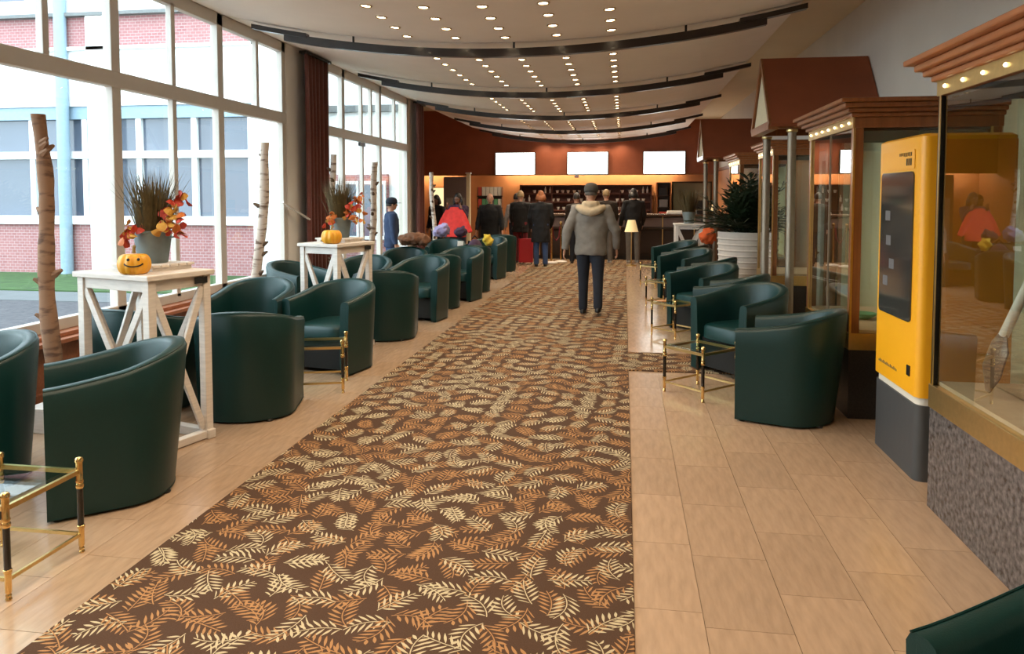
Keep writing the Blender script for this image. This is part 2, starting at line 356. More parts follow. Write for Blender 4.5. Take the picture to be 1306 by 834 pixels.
rest.box(-6.55, -4.6, 15.2, 22.2, -0.008, 0.0)
tag(rest.build('tile_field', 'travertine', floor), kind='stuff')
# carpet: runner with a cross piece
runner = MB().box(-2.08, 0.05, YF + .1, 17.9, 0.0, 0.011).build('carpet_runner', 'carpet', bevel=0.004)
tag(runner, 'long brown carpet runner with cream and tan leaf sprigs down the hall', 'carpet')
cross = MB().box(0.052, 1.58, 6.785, 7.575, 0.0, 0.011).build('carpet_strip', 'carpet', bevel=0.004)
tag(cross, 'short leaf patterned carpet strip crossing the stone floor towards the showcases', 'carpet')
land = MB().box(-2.4, 2.2, 17.9, 18.6, 0.0, 0.010).build('carpet_strip', 'carpet', bevel=0.004)
tag(land, 'carpet strip laid along the foot of the dark reception counter', 'carpet')
# walls
sbox('wall_right', 'wall_white', XR, XR + .15, YF, YB + .2, 0, 4.2)
sbox('wall_front', 'wall_white', -4.6, XR + .15, YF - .15, YF, 0, 4.2)
sbox('wall_back', 'terracotta_wall', -6.6, XR + .15, YB, YB + .15, 0, 4.2)
sbox('wall_left', 'wall_white', XW - .22, XW, YF, 0.55, 0, 4.2)
sbox('wall_left', 'pier_lit_white', XW - .22, XW, 9.24, 10.25, 0, 4.2)
sbox('wall_left', 'wall_white', XW - .22, XW, 14.83, 15.35, 0, 4.2)
sbox('wall_left', 'facade_white', -6.7, XW - .22, 15.2, 15.35, 0, 4.2)
sbox('wall_left', 'terracotta_wall', -6.75, -6.6, 15.35, YB + .15, 0, 4.2)
sbox('wall_left', 'wall_white', XW - .22, XW, 0.55, 9.24, 3.72, 4.2)
sbox('wall_left', 'wall_white', XW - .22, XW, 10.25, 14.83, 3.72, 4.2)
sbox('wall_left', 'brick', -6.7, -4.95, 15.10, 15.2, 0, 2.06)  # added brick tone for the pink reflection in the terrace glass
sbox('wall_left', 'facade_dark', -6.7, XW - .22, 15.08, 15.2, 3.38, 3.52)
w3 = struct('reflection_window_3')  # added panes, carrying the bluish tone of that reflection
for x in (-6.45, -5.85, -5.25):
    part('pane', 'facade_glass', w3, x - .22, x + .22, 15.06, 15.10, .75, 1.85); part('frame_sill', 'facade_white', w3, x - .27, x + .27, 15.03, 15.10, .68, .75); part('frame_head', 'facade_white', w3, x - .27, x + .27, 15.04, 15.10, 1.85, 1.92)
    for d in (-.245, .245): part('jamb', 'facade_white', w3, x + d - .025, x + d + .025, 15.04, 15.10, .75, 1.85)
# low panel + sill under bay 1
lw = struct('baseboard_left'); part('panel', 'sill_wood', lw, XW - .2, XW + .02, 0.55, 9.24, 0, 0.47)
part('ledge', 'sill_wood', lw, XW - .22, XW + .16, 0.55, 9.24, 0.47, 0.505, bevel=.006)
part('ledge', 'sill_wood', lw, XW - .22, XW + .09, 0.55, 9.24, 0.505, 0.54, bevel=.006)
part('plinth', 'sill_wood', lw, XW - .2, XW + .05, 0.55, 9.24, 0, 0.1, bevel=.006)
# upper slab and soffit
sbox('ceiling', 'soffit_cream', XW - .22, XR + .15, YF - .15, 15.35, 4.1, 4.25)
sbox('ceiling', 'soffit_cream', -6.75, XR + .15, 15.35, YB + .15, 4.1, 4.25)
sbox('ceiling', 'soffit_cream', 1.62, XR, YF, YB, 3.74, 3.80)
XC, KZ = -1.15, 0.0379
def cz(x): return 3.20 + KZ * (x - XC) ** 2
BEAMS = [4.45, 7.72, 11.0, 14.25, 17.5, 20.6]
sails = struct('ceiling')
edges = [YF] + BEAMS + [21.3]
for i in range(len(edges) - 1):
    y0, y1 = edges[i] + 0.012, edges[i + 1] - 0.012
    xs = [XW + 0.0 + (1.72 - XW) * k / 28 for k in range(29)]
    rings = []
    for k, x in enumerate(xs):
        rings.append([Vector((x, y0, cz(x))), Vector((x, y1, cz(x))), Vector((x, y1, cz(x) + .05)), Vector((x, y0, cz(x) + .05))])
    MB().loft(rings).build('ceiling_sail', 'ceiling_white', sails, smooth=True)

# ------------------------------------------------------------------ windows
def window_bay(name, y0, y1, zb, zt0, zt1, ztop, mains, subs_up, subs_lo):
    w = struct(name)
    X0, X1 = XW - .09, XW - .01
    def post(y, wd, za, zb_): part('mullion', 'frame_white', w, X0 if wd > .08 else X0 + .02, X1, y - wd / 2, y + wd / 2, za, zb_, bevel=.006)
    part('frame_sill', 'frame_white', w, X0, X1, y0, y1, zb, zb + .09, bevel=.006)
    part('frame_head', 'frame_white', w, X0, X1, y0, y1, ztop - .13, ztop + .12, bevel=.006)
    part('transom', 'frame_white', w, X0, X1 + .012, y0, y1, zt0, zt1, bevel=.008)
    for y in mains: post(y, .115, zb, ztop)
    post(y0 + .05, .10, zb, ztop); post(y1 - .05, .10, zb, ztop)
    for y in subs_up: post(y, .065, zt1, ztop - .1)
    for y in subs_lo: post(y, .065, zb + .05, zt0)
    def panes(cuts, za, zb_):
        for a, b in zip(cuts[:-1], cuts[1:]):
            part('pane', 'pane_glass', w, XW - .075, XW - .065, a + .02, b - .02, za, zb_)
    panes(sorted([y0 + .05, y1 - .05] + mains + subs_up), zt1 - .02, ztop - .1)
    panes(sorted([y0 + .05, y1 - .05] + mains + subs_lo), zb + .05, zt0 + .02)
    return w
window_bay('window_1', .55, 9.24, .54, 2.55, 2.69, 3.60, [2.43, 4.19, 5.95, 7.66], [1.5, 3.3, 5.16, 6.80, 8.50], [6.80, 3.3])
w2 = window_bay('window_2', 10.25, 14.83, .02, 2.52, 2.66, 3.60, [11.27, 13.07], [10.45, 12.12, 12.6, 13.95], [12.15])
# casement handle strip and door closer of the terrace door
MB().box(XW - .005, XW + .03, 11.9, 12.15, 2.44, 2.50).build('door_closer', 'dark_metal', w2)
MB().tube([(XW, 13.2, 1.0), (XW + .05, 13.2, 1.0), (XW + .05, 13.2, 1.16)], .011, 8).build('door_handle', 'steel', w2, smooth=True)
win_bolt = MB().bar((XW + .02, 9.05, 1.52), (XW + .16, 9.55, 1.28), .03, .02).build('window_crank', 'frame_white', w2)
# curtains
def curtain(x, y0, y1, z0, z1, label, n=7, amp=.045):
    N = n * 10; rings = []
    for i in range(N + 1):
        t = i / N; y = y0 + (y1 - y0) * t; dx = amp * math.sin(2 * PI * n * t) + .012 * math.sin(5 * t + 2)
        r = []
        for z, sq, sc in ((z0, 1.0, 1.15), (z0 + (z1 - z0) * .35, .96, 1.05), (z0 + (z1 - z0) * .7, .93, .95), (z1, 1.0, .8)):
            yy = (y0 + y1) / 2 + (y - (y0 + y1) / 2) * sq
            r.append((x + dx * sc, yy, z))
        rings.append([Vector(p) for p in r] + [Vector((p[0] + .008, p[1], p[2])) for p in reversed(r)])
    c = thing('curtain', label, 'curtain', (0, 0, 0))
    MB().loft(rings).build('fabric', 'curtain_red', c, smooth='all')
    MB().box(x - .05, x + .05, y0 - .03, y1 + .03, z1 - .005, z1 + .03).build('track', 'dark_metal', c)
    return c
curtain(XW + .12, 9.52, 10.33, .03, 3.52, 'dark red curtain hanging between the two window bays', 6)
curtain(XW + .12, 14.95, 15.5, .03, 3.52, 'narrow dark red curtain where the window wall ends beside the back wall', 4)

# ------------------------------------------------------------------ outside
sbox('ground_exterior', 'gravel', -40, XW - .2, -12, 10.2, -.2, -.03)
sbox('path_exterior', 'path_grey', -40, XW - .2, 10.2, 11.2, -.2, -.02)
sbox('ground_exterior', 'lawn', -40, XW - .2, 11.2, 40, -.2, .0)
FY = 13.8
fb = thing('office_wing', 'brick and white office wing with long window bands across the courtyard', 'building', (-14, FY, 0))
def fp(name, m, x0, x1, z0, z1, d0=0.0, d1=.3, parent=None): return part(name, m, parent or fb, x0 + 14, x1 + 14, d0, d1, z0, z1)
XA, XB = -26, -6.76
fp('base_wall', 'brick', XA, XB, 0, 1.02)
fp('sill', 'facade_white', XA, XB, 1.02, 1.19, -.08, .3)
fp('glass_band', 'facade_glass', XA, XB, 1.19, 3.30, .12, .3)
fp('rail', 'facade_white', XA, XB, 2.37, 2.52, .0, .14)
fp('head_rail', 'pipe_blue', XA, XB, 3.18, 3.44, .02, .3)
fp('spandrel', 'facade_white', XA, XB, 3.44, 4.56, -.02, .3)
fp('ledge', 'facade_white', XA, XB, 4.56, 4.63, -.1, .3)
fp('brick_band', 'brick', XA, XB, 4.63, 5.24)
fp('gutter', 'facade_dark', XA, XB, 5.24, 5.31, -.14, .3)
fp('upper_wall', 'facade_white', XA, XB, 5.31, 5.62, .0, .3)
fp('glass_band', 'facade_glass', XA, XB, 5.62, 7.6, .12, .3)
fp('parapet', 'facade_white', XA, XB, 7.6, 8.4, -.05, .3)
for i in range(15):
    x = XB - .6 - i * 1.22
    fp('mullion', 'facade_white', x - .06, x + .06, 1.19, 3.2, .04, .14)
    fp('mullion', 'facade_white', x - .06, x + .06, 5.62, 7.6, .04, .14)
for x, wd in ((-7.0, .5), (-10.55, .55)):
    fp('pier', 'facade_white', x - wd / 2, x + wd / 2, 0, 8.0, -.1, .3)
fp('back_body', 'facade_dark', XA, XB, 0, 8.4, .3, 1.2)
MB().cyl((-11.37 + 14, -.12, 0), (-11.37 + 14, -.12, 8.2), .12, n=14).build('downpipe', 'pipe_blue', fb, smooth=True)
g2 = thing('garden_pavilion', 'pale rendered building with a dark window band beyond the courtyard gap', 'building', (-11.5, 26, 0))
part('wall', 'facade_white', g2, -5, 5.6, 0, 2, 0, 7.5); part('window_band', 'facade_dark', g2, -5, 5.6, -.05, 0, 4.3, 4.9)
part('plinth', 'brick', g2, -5, 5.6, -.05, 0, 0, 1.9); part('window_band', 'facade_glass', g2, -4.5, 5.2, -.04, 0, 2.2, 3.2)
def bush(x, y, z, r, label):
    mb = MB(); rnd = random.Random(int(x * 100))
    for i in range(420):
        a, b = rnd.random() * 2 * PI, rnd.random() * PI; rr = r * (.5 + .5 * rnd.random())
        p = Vector((x + rr * math.cos(a) * math.sin(b), y + rr * math.sin(a) * math.sin(b), z + rr * .8 * math.cos(b) + r * .6)); d = Vector((rnd.gauss(0, 1), rnd.gauss(0, 1), rnd.gauss(0, 1))).normalized() * .09; e = d.cross(Vector((.3, .5, .8))).normalized() * .04
        mb.add([p - d, p + e, p + d, p - e], [(0, 1, 2, 3)])
    t = thing('shrub', label, 'shrub', (0, 0, 0)); mb.build('foliage', 'shrub', t); MB().tube([(x, y, 0), (x, y, z + r)], [.05, .02], 8).build('stem', 'twig', t)
bush(-8.5, 17.5, 2.6, .9, 'bare dark shrub seen through the terrace window'); bush(-8.2, 21.0, 1.6, .8, 'low dark shrub beside the pale building outside')

# ------------------------------------------------------------------ ceiling rails and downlights
def rail(y, i):
    names = ['first', 'second', 'third', 'fourth', 'fifth', 'sixth']
    t = thing('ceiling_rail', 'curved black ceiling rail, %s one counted from the back wall screens' % names[5 - i], 'ceiling rail', (0, y, 0), 0, 'curved ceiling rails')
    def arc(x0, x1, dz, h, w, n=30):
        rings = []
        for k in range(n + 1):
            x = x0 + (x1 - x0) * k / n; z = cz(x) + dz
            rings.append([Vector((x, -w / 2, z)), Vector((x, w / 2, z)), Vector((x, w / 2, z + h)), Vector((x, -w / 2, z + h))])
        return MB().loft(rings)
    arc(-3.68, 1.38, -.150, .085, .07).build('bar', 'beam_black', t, smooth=True)
    arc(-4.05, -3.42, -.085, .05, .09, 8).build('end_plate', 'beam_black', t, smooth=True)
    arc(1.12, 1.76, -.085, .05, .09, 8).build('end_plate', 'beam_black', t, smooth=True)
    for x in (-2.9, -1.15, .6): MB().cyl((x, 0, cz(x) - .08), (x, 0, cz(x) + .01), .012, n=8).build('hanger', 'dark_metal', t)
for i, y in enumerate(BEAMS): rail(y, i)
ring = MB()
rings = [[Vector((r * math.cos(2 * PI * k / 18), r * math.sin(2 * PI * k / 18), z)) for k in range(18)] for r, z in ((.038, .012), (.056, .012), (.056, -.004), (.050, -.009), (.040, -.004), (.038, .012))]
trim_me = ring.loft(rings, caps=False).mesh('downlight_trim', 'down_trim', True)
lens_me = MB().lathe([(.002, -.004), (.026, -.003), (.039, .002), (.039, .010), (.002, .010)], 16).mesh('lens', 'lens_glow', True)
spot_d = bpy.data.lights.new('downlight_beam', 'SPOT'); spot_d.energy = DOWN_W * 3; spot_d.color = WARM; spot_d.spot_size = math.radians(140); spot_d.spot_blend = 0.8; spot_d.shadow_soft_size = 0.04
ROWS = [-2.22, -1.71, -1.20, -.68, -.14]
ROWN = ['outer window-side row', 'inner window-side row', 'middle row', 'inner showcase-side row', 'outer showcase-side row']
ORD = ['first', 'second', 'third', 'fourth', 'fifth', 'sixth']
def bay_name(y):
    k = sum(1 for b in BEAMS if b > y)          # rails between this lamp and the screens
    if k == 0: return 'between wall screens and first rail'
    if k == 6: return 'beyond the sixth rail from the screens'
    return 'between %s and %s rails from the screens' % (ORD[k - 1], ORD[k])
idx = 0
for ri, x in enumerate(ROWS):
    k = 0; y = -2.8
    while y < 21.2:
        if all(abs(y - b) > .2 for b in BEAMS):
            o = link('downlight', trim_me); o.location = (x, y, cz(x) - .002); o.rotation_euler = (0, -math.atan(2 * KZ * (x - XC)), 0)
            tag(o, 'round downlight in %s %s' % (ROWN[ri], bay_name(y)), 'downlight', 'rows of ceiling downlights')
            l = link('lens', lens_me, o)
            if (k + ri) % 3 == 0 or y > 18.5:
                s = bpy.data.objects.new('downlight_beam', spot_d); COL.objects.link(s); s.parent = o; s.location = (0, 0, -.03)
            idx += 1
        k += 1; y += .41

# ------------------------------------------------------------------ armchairs
def make_chair():
    t = thing('tub_armchair', 'x', 'armchair')
    W, D = .36, .345
    def plan(s, bot):            # s in 0..1 around the U from one arm front to the other; returns outer xy and inward normal
        w = W * (1 - .05 * bot); dback = D - .075 * bot
        Ls = .33; La = PI * .36 * .62; tot = 2 * Ls + 2 * La; d = s * tot
        if d < Ls: return Vector((w, -D + d / Ls * (D + .0), 0)), Vector((-1, 0, 0))
        if d > tot - Ls: e = (tot - d); return Vector((-w, -D + e / Ls * D, 0)), Vector((1, 0, 0))
        a = (d - Ls) / (2 * La) * PI
        p = Vector((w * math.cos(a), dback * math.sin(a), 0)); nrm = Vector((-math.cos(a) / w, -math.sin(a) / dback, 0)).normalized()
        return p, nrm
    N = 44; rings = []; th = .085
    for i in range(N + 1):
        s = i / N; m_ = math.sin(PI * s)
        top = .665 + .135 * (m_ ** 1.4)
        r = []
        for f_, ins, z in ((1.0, 0, .018), (1.0, .004, .014), (.62, 0, .30), (.25, 0, .55), (0, 0, top - .03), (0, .010, top - .010), (0, .028, top), (0, th - .028, top), (0, th - .010, top - .010), (0, th, top - .03), (.15, th + .004, .56), (.3, th + .008, .40), (.6, th + .008, .22), (1.0, th * .9, .014)):
            p, nr = plan(s, f_); q = p + nr * ins; r.append(Vector((q.x, q.y, z)))
        rings.append(r)
    sh = MB().loft(rings).build('shell', 'leather', t, smooth=True)
    # rim seam
    pts_o = []
    for i in range(N + 1):
        s = i / N; p, nr = plan(s, 0); q = p + nr * .012; pts_o.append(Vector((q.x, q.y, .665 + .135 * (math.sin(PI * s) ** 1.4) - .006)))
    MB().tube(pts_o, .0035, 5).build('seam', 'leather_cushion', sh, smooth=True)
    # seat cushion
    rings = []
    for z, ins in ((.30, .012), (.31, .0), (.40, .0), (.425, .012), (.436, .04), (.440, .10)):
        rg = []
        for a in range(32):
            an = 2 * PI * a / 32; cx_, sy_ = math.cos(an), math.sin(an)
            x = (.27 - ins) * math.copysign(abs(cx_) ** .45, cx_); y = (.30 - ins) * math.copysign(abs(sy_) ** (.45 if sy_ < 0 else .7), sy_) - .035
            rg.append(Vector((x, y, z)))
        rings.append(rg)
    MB().loft(rings).build('seat_cushion', 'leather_cushion', t, smooth=True)
    MB().box(-.272, .272, -.285, -.25, .04, .305).build('front_panel', 'black_fabric', t)
    MB().box(-.25, .25, -.25, .16, .036, .05).build('bottom', 'black_fabric', t)
    for x, y in ((.30, -.30), (-.30, -.30), (.20, .20), (-.20, .20)):
        MB().lathe([(.022, 0), (.025, .008), (.020, .02)], 10, (x, y, 0)).build('foot', 'black_plastic', t, smooth=True)
    return t
chair0 = make_chair(); _used = [False]
def chair(x, y, fx, fy, label, group=None, s=1.0):
    o = chair0 if not _used[0] else copy_tree(chair0); _used[0] = True
    o.location = (x, y, 0); o.rotation_euler = (0, 0, math.atan2(fy, fx) + PI / 2); o.scale = (s, s, s); o['label'] = label
    if group: o['group'] = group
    return o
GL, GR = 'green armchairs along the window side', 'green armchairs along the showcase side'
chair(-2.72, 3.62, -.76, -.65, 'dark green tub armchair turned sideways beside the log on the white block', GL)
chair(-3.66, 3.62, -.35, -.94, 'dark green tub armchair by the brown log, facing away from white pumpkin table', GL)
chair(-2.73, 5.02, -.25, .97, 'dark green tub armchair with its back just behind the smiling pumpkin table', GL)
chair(-3.60, 5.02, .1, 1, 'dark green tub armchair between the window ledge and the smiling pumpkin table', GL)
chair(-2.66, 6.58, -.22, -.97, 'dark green tub armchair facing a glass table, between both white pumpkin tables, by the carpet', GL)
chair(-3.47, 6.58, .05, -1, 'dark green tub armchair between both white pumpkin tables, on the window side', GL)
chair(-3.98, 8.55, .9, -.3, 'dark green tub armchair against the window ledge behind the leaning birch log', GL)
chair(-2.66, 7.98, -.2, .98, 'dark green tub armchair with its back beside the plain pumpkin table', GL)
chair(-2.62, 9.42, -.15, -.99, 'dark green tub armchair by the carpet, facing the plain pumpkin table', GL)
chair(-3.42, 9.45, .1, -1, 'dark green tub armchair next to the dark red curtain between the bays', GL)
chair(-2.66, 10.28, -.35, .94, 'dark green tub armchair standing back to back with the chair facing the plain pumpkin table', GL)
chair(-2.52, 11.30, -.25, -.97, 'dark green tub armchair in front of the dark backpack', GL)
chair(-3.36, 11.05, .1, -1, 'dark green tub armchair with the brown fur coat on its back', GL)
chair(-2.56, 12.15, -.3, .95, 'dark green tub armchair holding the dark purple backpack', GL)
chair(-3.30, 13.55, .1, -1, 'dark green tub armchair with the lavender jacket on its back', GL)
chair(-2.62, 14.30, -.3, -.95, 'dark green tub armchair beside the yellow scarf bundle', GL)
chair(-2.62, 15.55, -.3, .95, 'dark green tub armchair at the end of the row near the queue', GL)
chair(1.235, 5.56, -.93, .37, 'dark green tub armchair in front of the yellow machine', GR)
chair(1.10, 6.86, -.82, -.57, 'dark green tub armchair showing its seat, facing the brass table on bare stone', GR).location.z = .011
chair(1.16, 7.98, -.93, .37, 'dark green tub armchair just behind the short carpet strip', GR)
chair(1.00, 9.05, -.85, -.52, 'dark green tub armchair in front of the steel canopy posts', GR)
chair(1.14, 10.10, -.93, .37, 'dark green tub armchair beside the big white planter', GR)
chair(1.00, 11.65, -.85, -.52, 'dark green tub armchair just past the big white planter', GR)
chair(1.06, 12.65, -.93, .37, 'dark green tub armchair before the white table with heather pot', GR)
chair(.98, 13.75, -.85, -.52, 'dark green tub armchair right beneath the white table with heather pot', GR)
chair(1.085, 1.51, -.89, -.45, 'dark green tub armchair beside the granite base of the large showcase', GR)

# ------------------------------------------------------------------ brass and glass tables
def make_gtable():
    t = thing('glass_side_table', 'x', 'side table'); S = .20; Hh = .43
    for sx in (-1, 1):
        for sy in (-1, 1):
            x, y = sx * S, sy * S
            l = MB().cyl((x, y, .12), (x, y, .30), .0135, n=12).build('leg', 'black_lacquer', t, smooth=True)
            MB().lathe([(.010, 0), (.013, .006), (.009, .014), (.012, .02), (.009, .028), (.013, .034), (.013, .11), (.016, .113), (.016, .125), (.0135, .127)], 12, (x, y, 0)).build('foot_ferrule', 'brass', l, smooth=True)
            MB().lathe([(.0135, .295), (.017, .30), (.017, .312), (.014, .318), (.017, .328), (.014, .335), (.014, .412), (.018, .416), (.018, .428), (.012, .436), (.003, .438)], 12, (x, y, 0)).build('head_ferrule', 'brass', l, smooth=True)
    for z, w in ((.085, .011), (.372, .016)):
        for sx in (-1, 1):
            MB().bar((sx * S, -S, z), (sx * S, S, z), w, w + .004).build('rail', 'brass_soft', t)
            MB().bar((-S, sx * S, z), (S, sx * S, z), w, w + .004).build('rail', 'brass_soft', t)
    MB().box(-S + .012, S - .012, -S + .012, S - .012, .384, .394).build('glass_top', 'table_glass', t, bevel=.003)
    return t
gt0 = make_gtable(); _gu = [False]
def gtable(x, y, rz, label, sc=1.0):
    o = gt0 if not _gu[0] else copy_tree(gt0); _gu[0] = True
    o.location = (x, y, 0); o.rotation_euler = (0, 0, rz); o.scale = (sc, sc, 1); o['label'] = label; o['group'] = 'brass and glass tables'
gtable(-2.60, 2.72, 0, 'brass and glass side table with black legs before the sideways armchair')
gtable(-2.50, 5.80, .3, 'brass and glass side table between the armchairs behind the smiling pumpkin table')
gtable(-2.75, 8.72, .2, 'brass and glass side table between armchairs behind the plain pumpkin table')
gtable(.62, 6.10, .76, 'brass and glass side table on bare stone before the yellow machine chair')
gtable(.58, 8.62, .76, 'brass and glass side table just past the short carpet strip', .9)
gtable(.58, 10.85, .76, 'brass and glass side table level with the big white planter', .9)
gtable(.55, 13.2, .76, 'brass and glass side table near the reception end', .9)

# ------------------------------------------------------------------ tall white tables, pots, pumpkins
def tall_table(x, y, rz, lx, ly, label, H=1.12):
    """near corner frame: centre at x,y; lx, ly footprint"""
    t = thing('bar_table', label, 'table', (x, y, 0), rz, 'white cross-braced tables'); a, b = lx / 2, ly / 2; q = .055
    part('table_top', 'table_white', t, -a - .02, a + .02, -b - .02, b + .02, H - .035, H, bevel=.006)
    for sx in (-1, 1):
        for sy in (-1, 1):
            part('leg', 'table_white', t, sx * (a - q / 2) - q / 2, sx * (a - q / 2) + q / 2, sy * (b - q / 2) - q / 2, sy * (b - q / 2) + q / 2, 0.03, H - .036, bevel=.004)
    for sy in (-1, 1):
        Y = sy * (b - q / 2)
        part('apron', 'table_white', t, -a + q, a - q, Y - .014, Y + .014, H - .105, H - .037, bevel=.003)
        part('foot_rail', 'table_white', t, -a - .02, a + .02, Y - .03, Y + .03, 0, .06, bevel=.005)
        for d in (-1, 1):
            MB().bar((-d * (a - q), Y + .006 * d, .07), (d * (a - q), Y + .006 * d, H - .11), .022, .045, up=(1, 0, 0)).build('brace', 'table_white', t, bevel=.003)
    for sx in (-1, 1):
        X = sx * (a - q / 2)
        part('apron', 'table_white', t, X - .014, X + .014, -b + q, b - q, H - .105, H - .037, bevel=.003)
        part('foot_rail', 'table_white', t, X - .03, X + .03, -b + .03, b - .03, 0.005, .055, bevel=.005)
        for d in (-1, 1):
            MB().bar((X + .006 * d, -d * (b - q), .07), (X + .006 * d, d * (b - q), H - .11), .022, .045, up=(0, 1, 0)).build('brace', 'table_white', t, bevel=.003)
    tg = part('name_plate', 'black_paint', t, a + .002, a + .006, b - .13, b - .03, H - .085, H - .045)
    return t
def tray(x, y, z, rz, label):
    t = thing('slatted_tray', label, 'tray', (x, y, z), rz, 'whitewashed trays')
    for k in range(5): part('slat', 'table_white', t, -.20, .20, -.16 + k * .066, -.16 + k * .066 + .056, .025, .042, bevel=.003)
    for k in (-1, 0, 1): part('runner', 'table_white', t, k * .16 - .025, k * .16 + .025, -.15, .15, 0, .0245, bevel=.003)
leaf_me = {}
for cn in ('leaf_red', 'leaf_orange', 'leaf_yellow'):
    n = 10; vs = [Vector((0, 0, 0))]; L_ = .058; Wd = .024
    up = []
    for k in range(n):
        a = 2 * PI * k / n; vs.append(Vector((Wd * math.sin(a) * (1.15 if k % 2 else .95), L_ / 2 - L_ / 2 * math.cos(a), .006 * math.cos(2 * a))))
    lo = [v - Vector((0, 0, .0012)) for v in vs]
    f_ = [(0, 1 + k, 1 + (k + 1) % n) for k in range(n)]
    mb = MB(); mb.v = [tuple(v) for v in vs + lo]; m = n + 1
    mb.f = f_ + [tuple(i + m for i in reversed(f)) for f in f_] + [(1 + k, m + 1 + k, m + 1 + (k + 1) % n, 1 + (k + 1) % n) for k in range(n)]
    leaf_me[cn] = mb.mesh('leaf', cn)
def bouquet(x, y, z, rz, label, seed, spread=1.0, pal=('leaf_red', 'leaf_red', 'leaf_orange', 'leaf_yellow'), nl=30, grass_h=.34):
    rnd = random.Random(seed)
    t = thing('flower_bucket', label, 'flower bucket', (x, y, z), rz, 'zinc buckets of grass and autumn leaves')
    bk = MB().lathe([(.002, 0), (.085, 0), (.09, .006), (.118, .20), (.125, .205), (.125, .213), (.116, .213), (.112, .19), (.002, .18)], 28).build('bucket', 'zinc', t, smooth=True)
    for s in (-1, 1):
        MB().tube([(s * .118, -.02, .165), (s * .150, -.02, .175), (s * .155, 0, .165), (s * .150, .02, .175), (s * .118, .02, .165)], .005, 6).build('handle', 'zinc', bk, smooth=True)
    g = MB()
    for i in range(330):
        a = rnd.random() * 2 * PI; r = .10 * math.sqrt(rnd.random()); p = Vector((r * math.cos(a), r * math.sin(a), .18)); h = grass_h * (.65 + .4 * rnd.random()); lean = rnd.gauss(.07, .05); w = .0035
        d = Vector((math.cos(a), math.sin(a), 0)); e = Vector((-math.sin(a + .5), math.cos(a + .5), 0)) * w
        p1 = p + d * lean * .4 + Vector((0, 0, h * .55)); p2 = p + d * lean * 1.1 + Vector((0, 0, h)) + Vector((rnd.gauss(0, .02), rnd.gauss(0, .02), 0))
        if rnd.random() < .06: p2 = p1 + d * .16 + Vector((0, 0, .03))
        g.add([p - e, p + e, p1 + e, p1 - e, p2], [(0, 1, 2, 3), (3, 2, 4)])
    tag(g.build('grass_tuft', 'grass_dry', t), kind='stuff')
    # leafy branches
    for bi, (dx, dy, dz, bend) in enumerate(((.17, -.02, .24, .03), (.19, -.06, .12, .02), (.17, -.08, .0, .03), (-.05, -.12, -.02, .02))):
        root = Vector((.06 if dx > 0 else -.03, -.06, .20)); tip = root + Vector((dx, dy, dz)) * spread
        mid = (root + tip) / 2 + Vector((0, -.02, .05))
        pts = [root, (root + mid) / 2 + Vector((0, 0, .015)), mid, (mid + tip) / 2 + Vector((0, 0, .015)), tip]
        br = MB().tube(pts, [.004, .0035, .003, .0025, .0015], 6).build('branch', 'twig', t, smooth=True)
        k_n = nl // 4
        for k in range(k_n):
            u = .25 + .75 * k / (k_n - 1); i = min(3, int(u * 4)); p = pts[i].lerp(pts[i + 1], u * 4 - i) + Vector((rnd.gauss(0, .022), rnd.gauss(0, .018), rnd.gauss(0, .026)))
            lf = link('leaf', leaf_me[rnd.choice(pal)], br); lf.location = p
            lf.rotation_euler = (rnd.uniform(-1.6, -.4), rnd.uniform(-.9, .9), rnd.uniform(0, 2 * PI)); sc = rnd.uniform(.75, 1.15); lf.scale = (sc * 1.15, sc, sc)
    return t
def pumpkin(x, y, z, rz, label, r=.075, face=False):
    t = thing('pumpkin', label, 'pumpkin', (x, y, z), rz, 'small orange pumpkins'); n, m = 60, 16; rings = []
    hh = r * .80
    def rad(a, th):
        rib = 1 - .13 * (abs(math.cos(a * 5)) ** 5); return r * rib * (math.cos(th) ** .62 if math.cos(th) > 0 else 0) + .004
    for i in range(m + 1):
        th = -PI / 2 + PI * i / m; dip = -.012 * max(0, abs(math.sin(th)) - .8) * 5 * math.copysign(1, math.sin(th))
        rings.append([Vector((rad(2 * PI * k / n, th) * math.cos(2 * PI * k / n), rad(2 * PI * k / n, th) * math.sin(2 * PI * k / n), hh + hh * math.sin(th) + dip)) for k in range(n)])
    zmin = min(p.z for rg in rings for p in rg)
    rings = [[p - Vector((0, 0, zmin)) for p in rg] for rg in rings]
    b = MB().loft(rings).build('flesh', 'pumpkin', t, smooth='all')
    MB().tube([(0, 0, 2 * hh - .018), (.003, 0, 2 * hh + .008), (.012, .004, 2 * hh + .028)], [.012, .009, .010], 8).build('stem', 'pumpkin_stem', t, smooth=True)
    if face:
        def onf(a, zz): th = math.asin(max(-1, min(1, (zz) / hh))); R_ = rad(a, th) + .002; return Vector((R_ * math.cos(a), R_ * math.sin(a), hh + zz))
        for a0 in (-.30, .30):
            MB().ell(onf(a0, .022), (.006, .009, .009), 8, 6).build('eye', 'black_paint', t)
        MB().tube([onf(a, -.006 - .016 * math.cos(a / .62 * PI / 2)) for a in [i * .62 / 6 for i in range(-6, 7)]], .0045, 6).build('mouth', 'black_paint', t)
    return t
R20 = math.radians(20)
def corner_table(near, ang, l, r, label):
    a = math.radians(ang); el = Vector((-math.cos(a), math.sin(a))); er = Vector((math.sin(a), math.cos(a)))
    c = Vector(near) + el * l / 2 + er * r / 2
    return tall_table(c.x, c.y, -a, l, r, label), c, -a
t1, c1, a1 = corner_table((-2.83, 4.05), 17, .66, .47, 'tall white cross-braced table carrying the smiling pumpkin and red leaves')
t2, c2, a2 = corner_table((-2.83, 7.02), 17, .48, .58, 'tall white cross-braced table carrying the plain pumpkin and orange leaves')
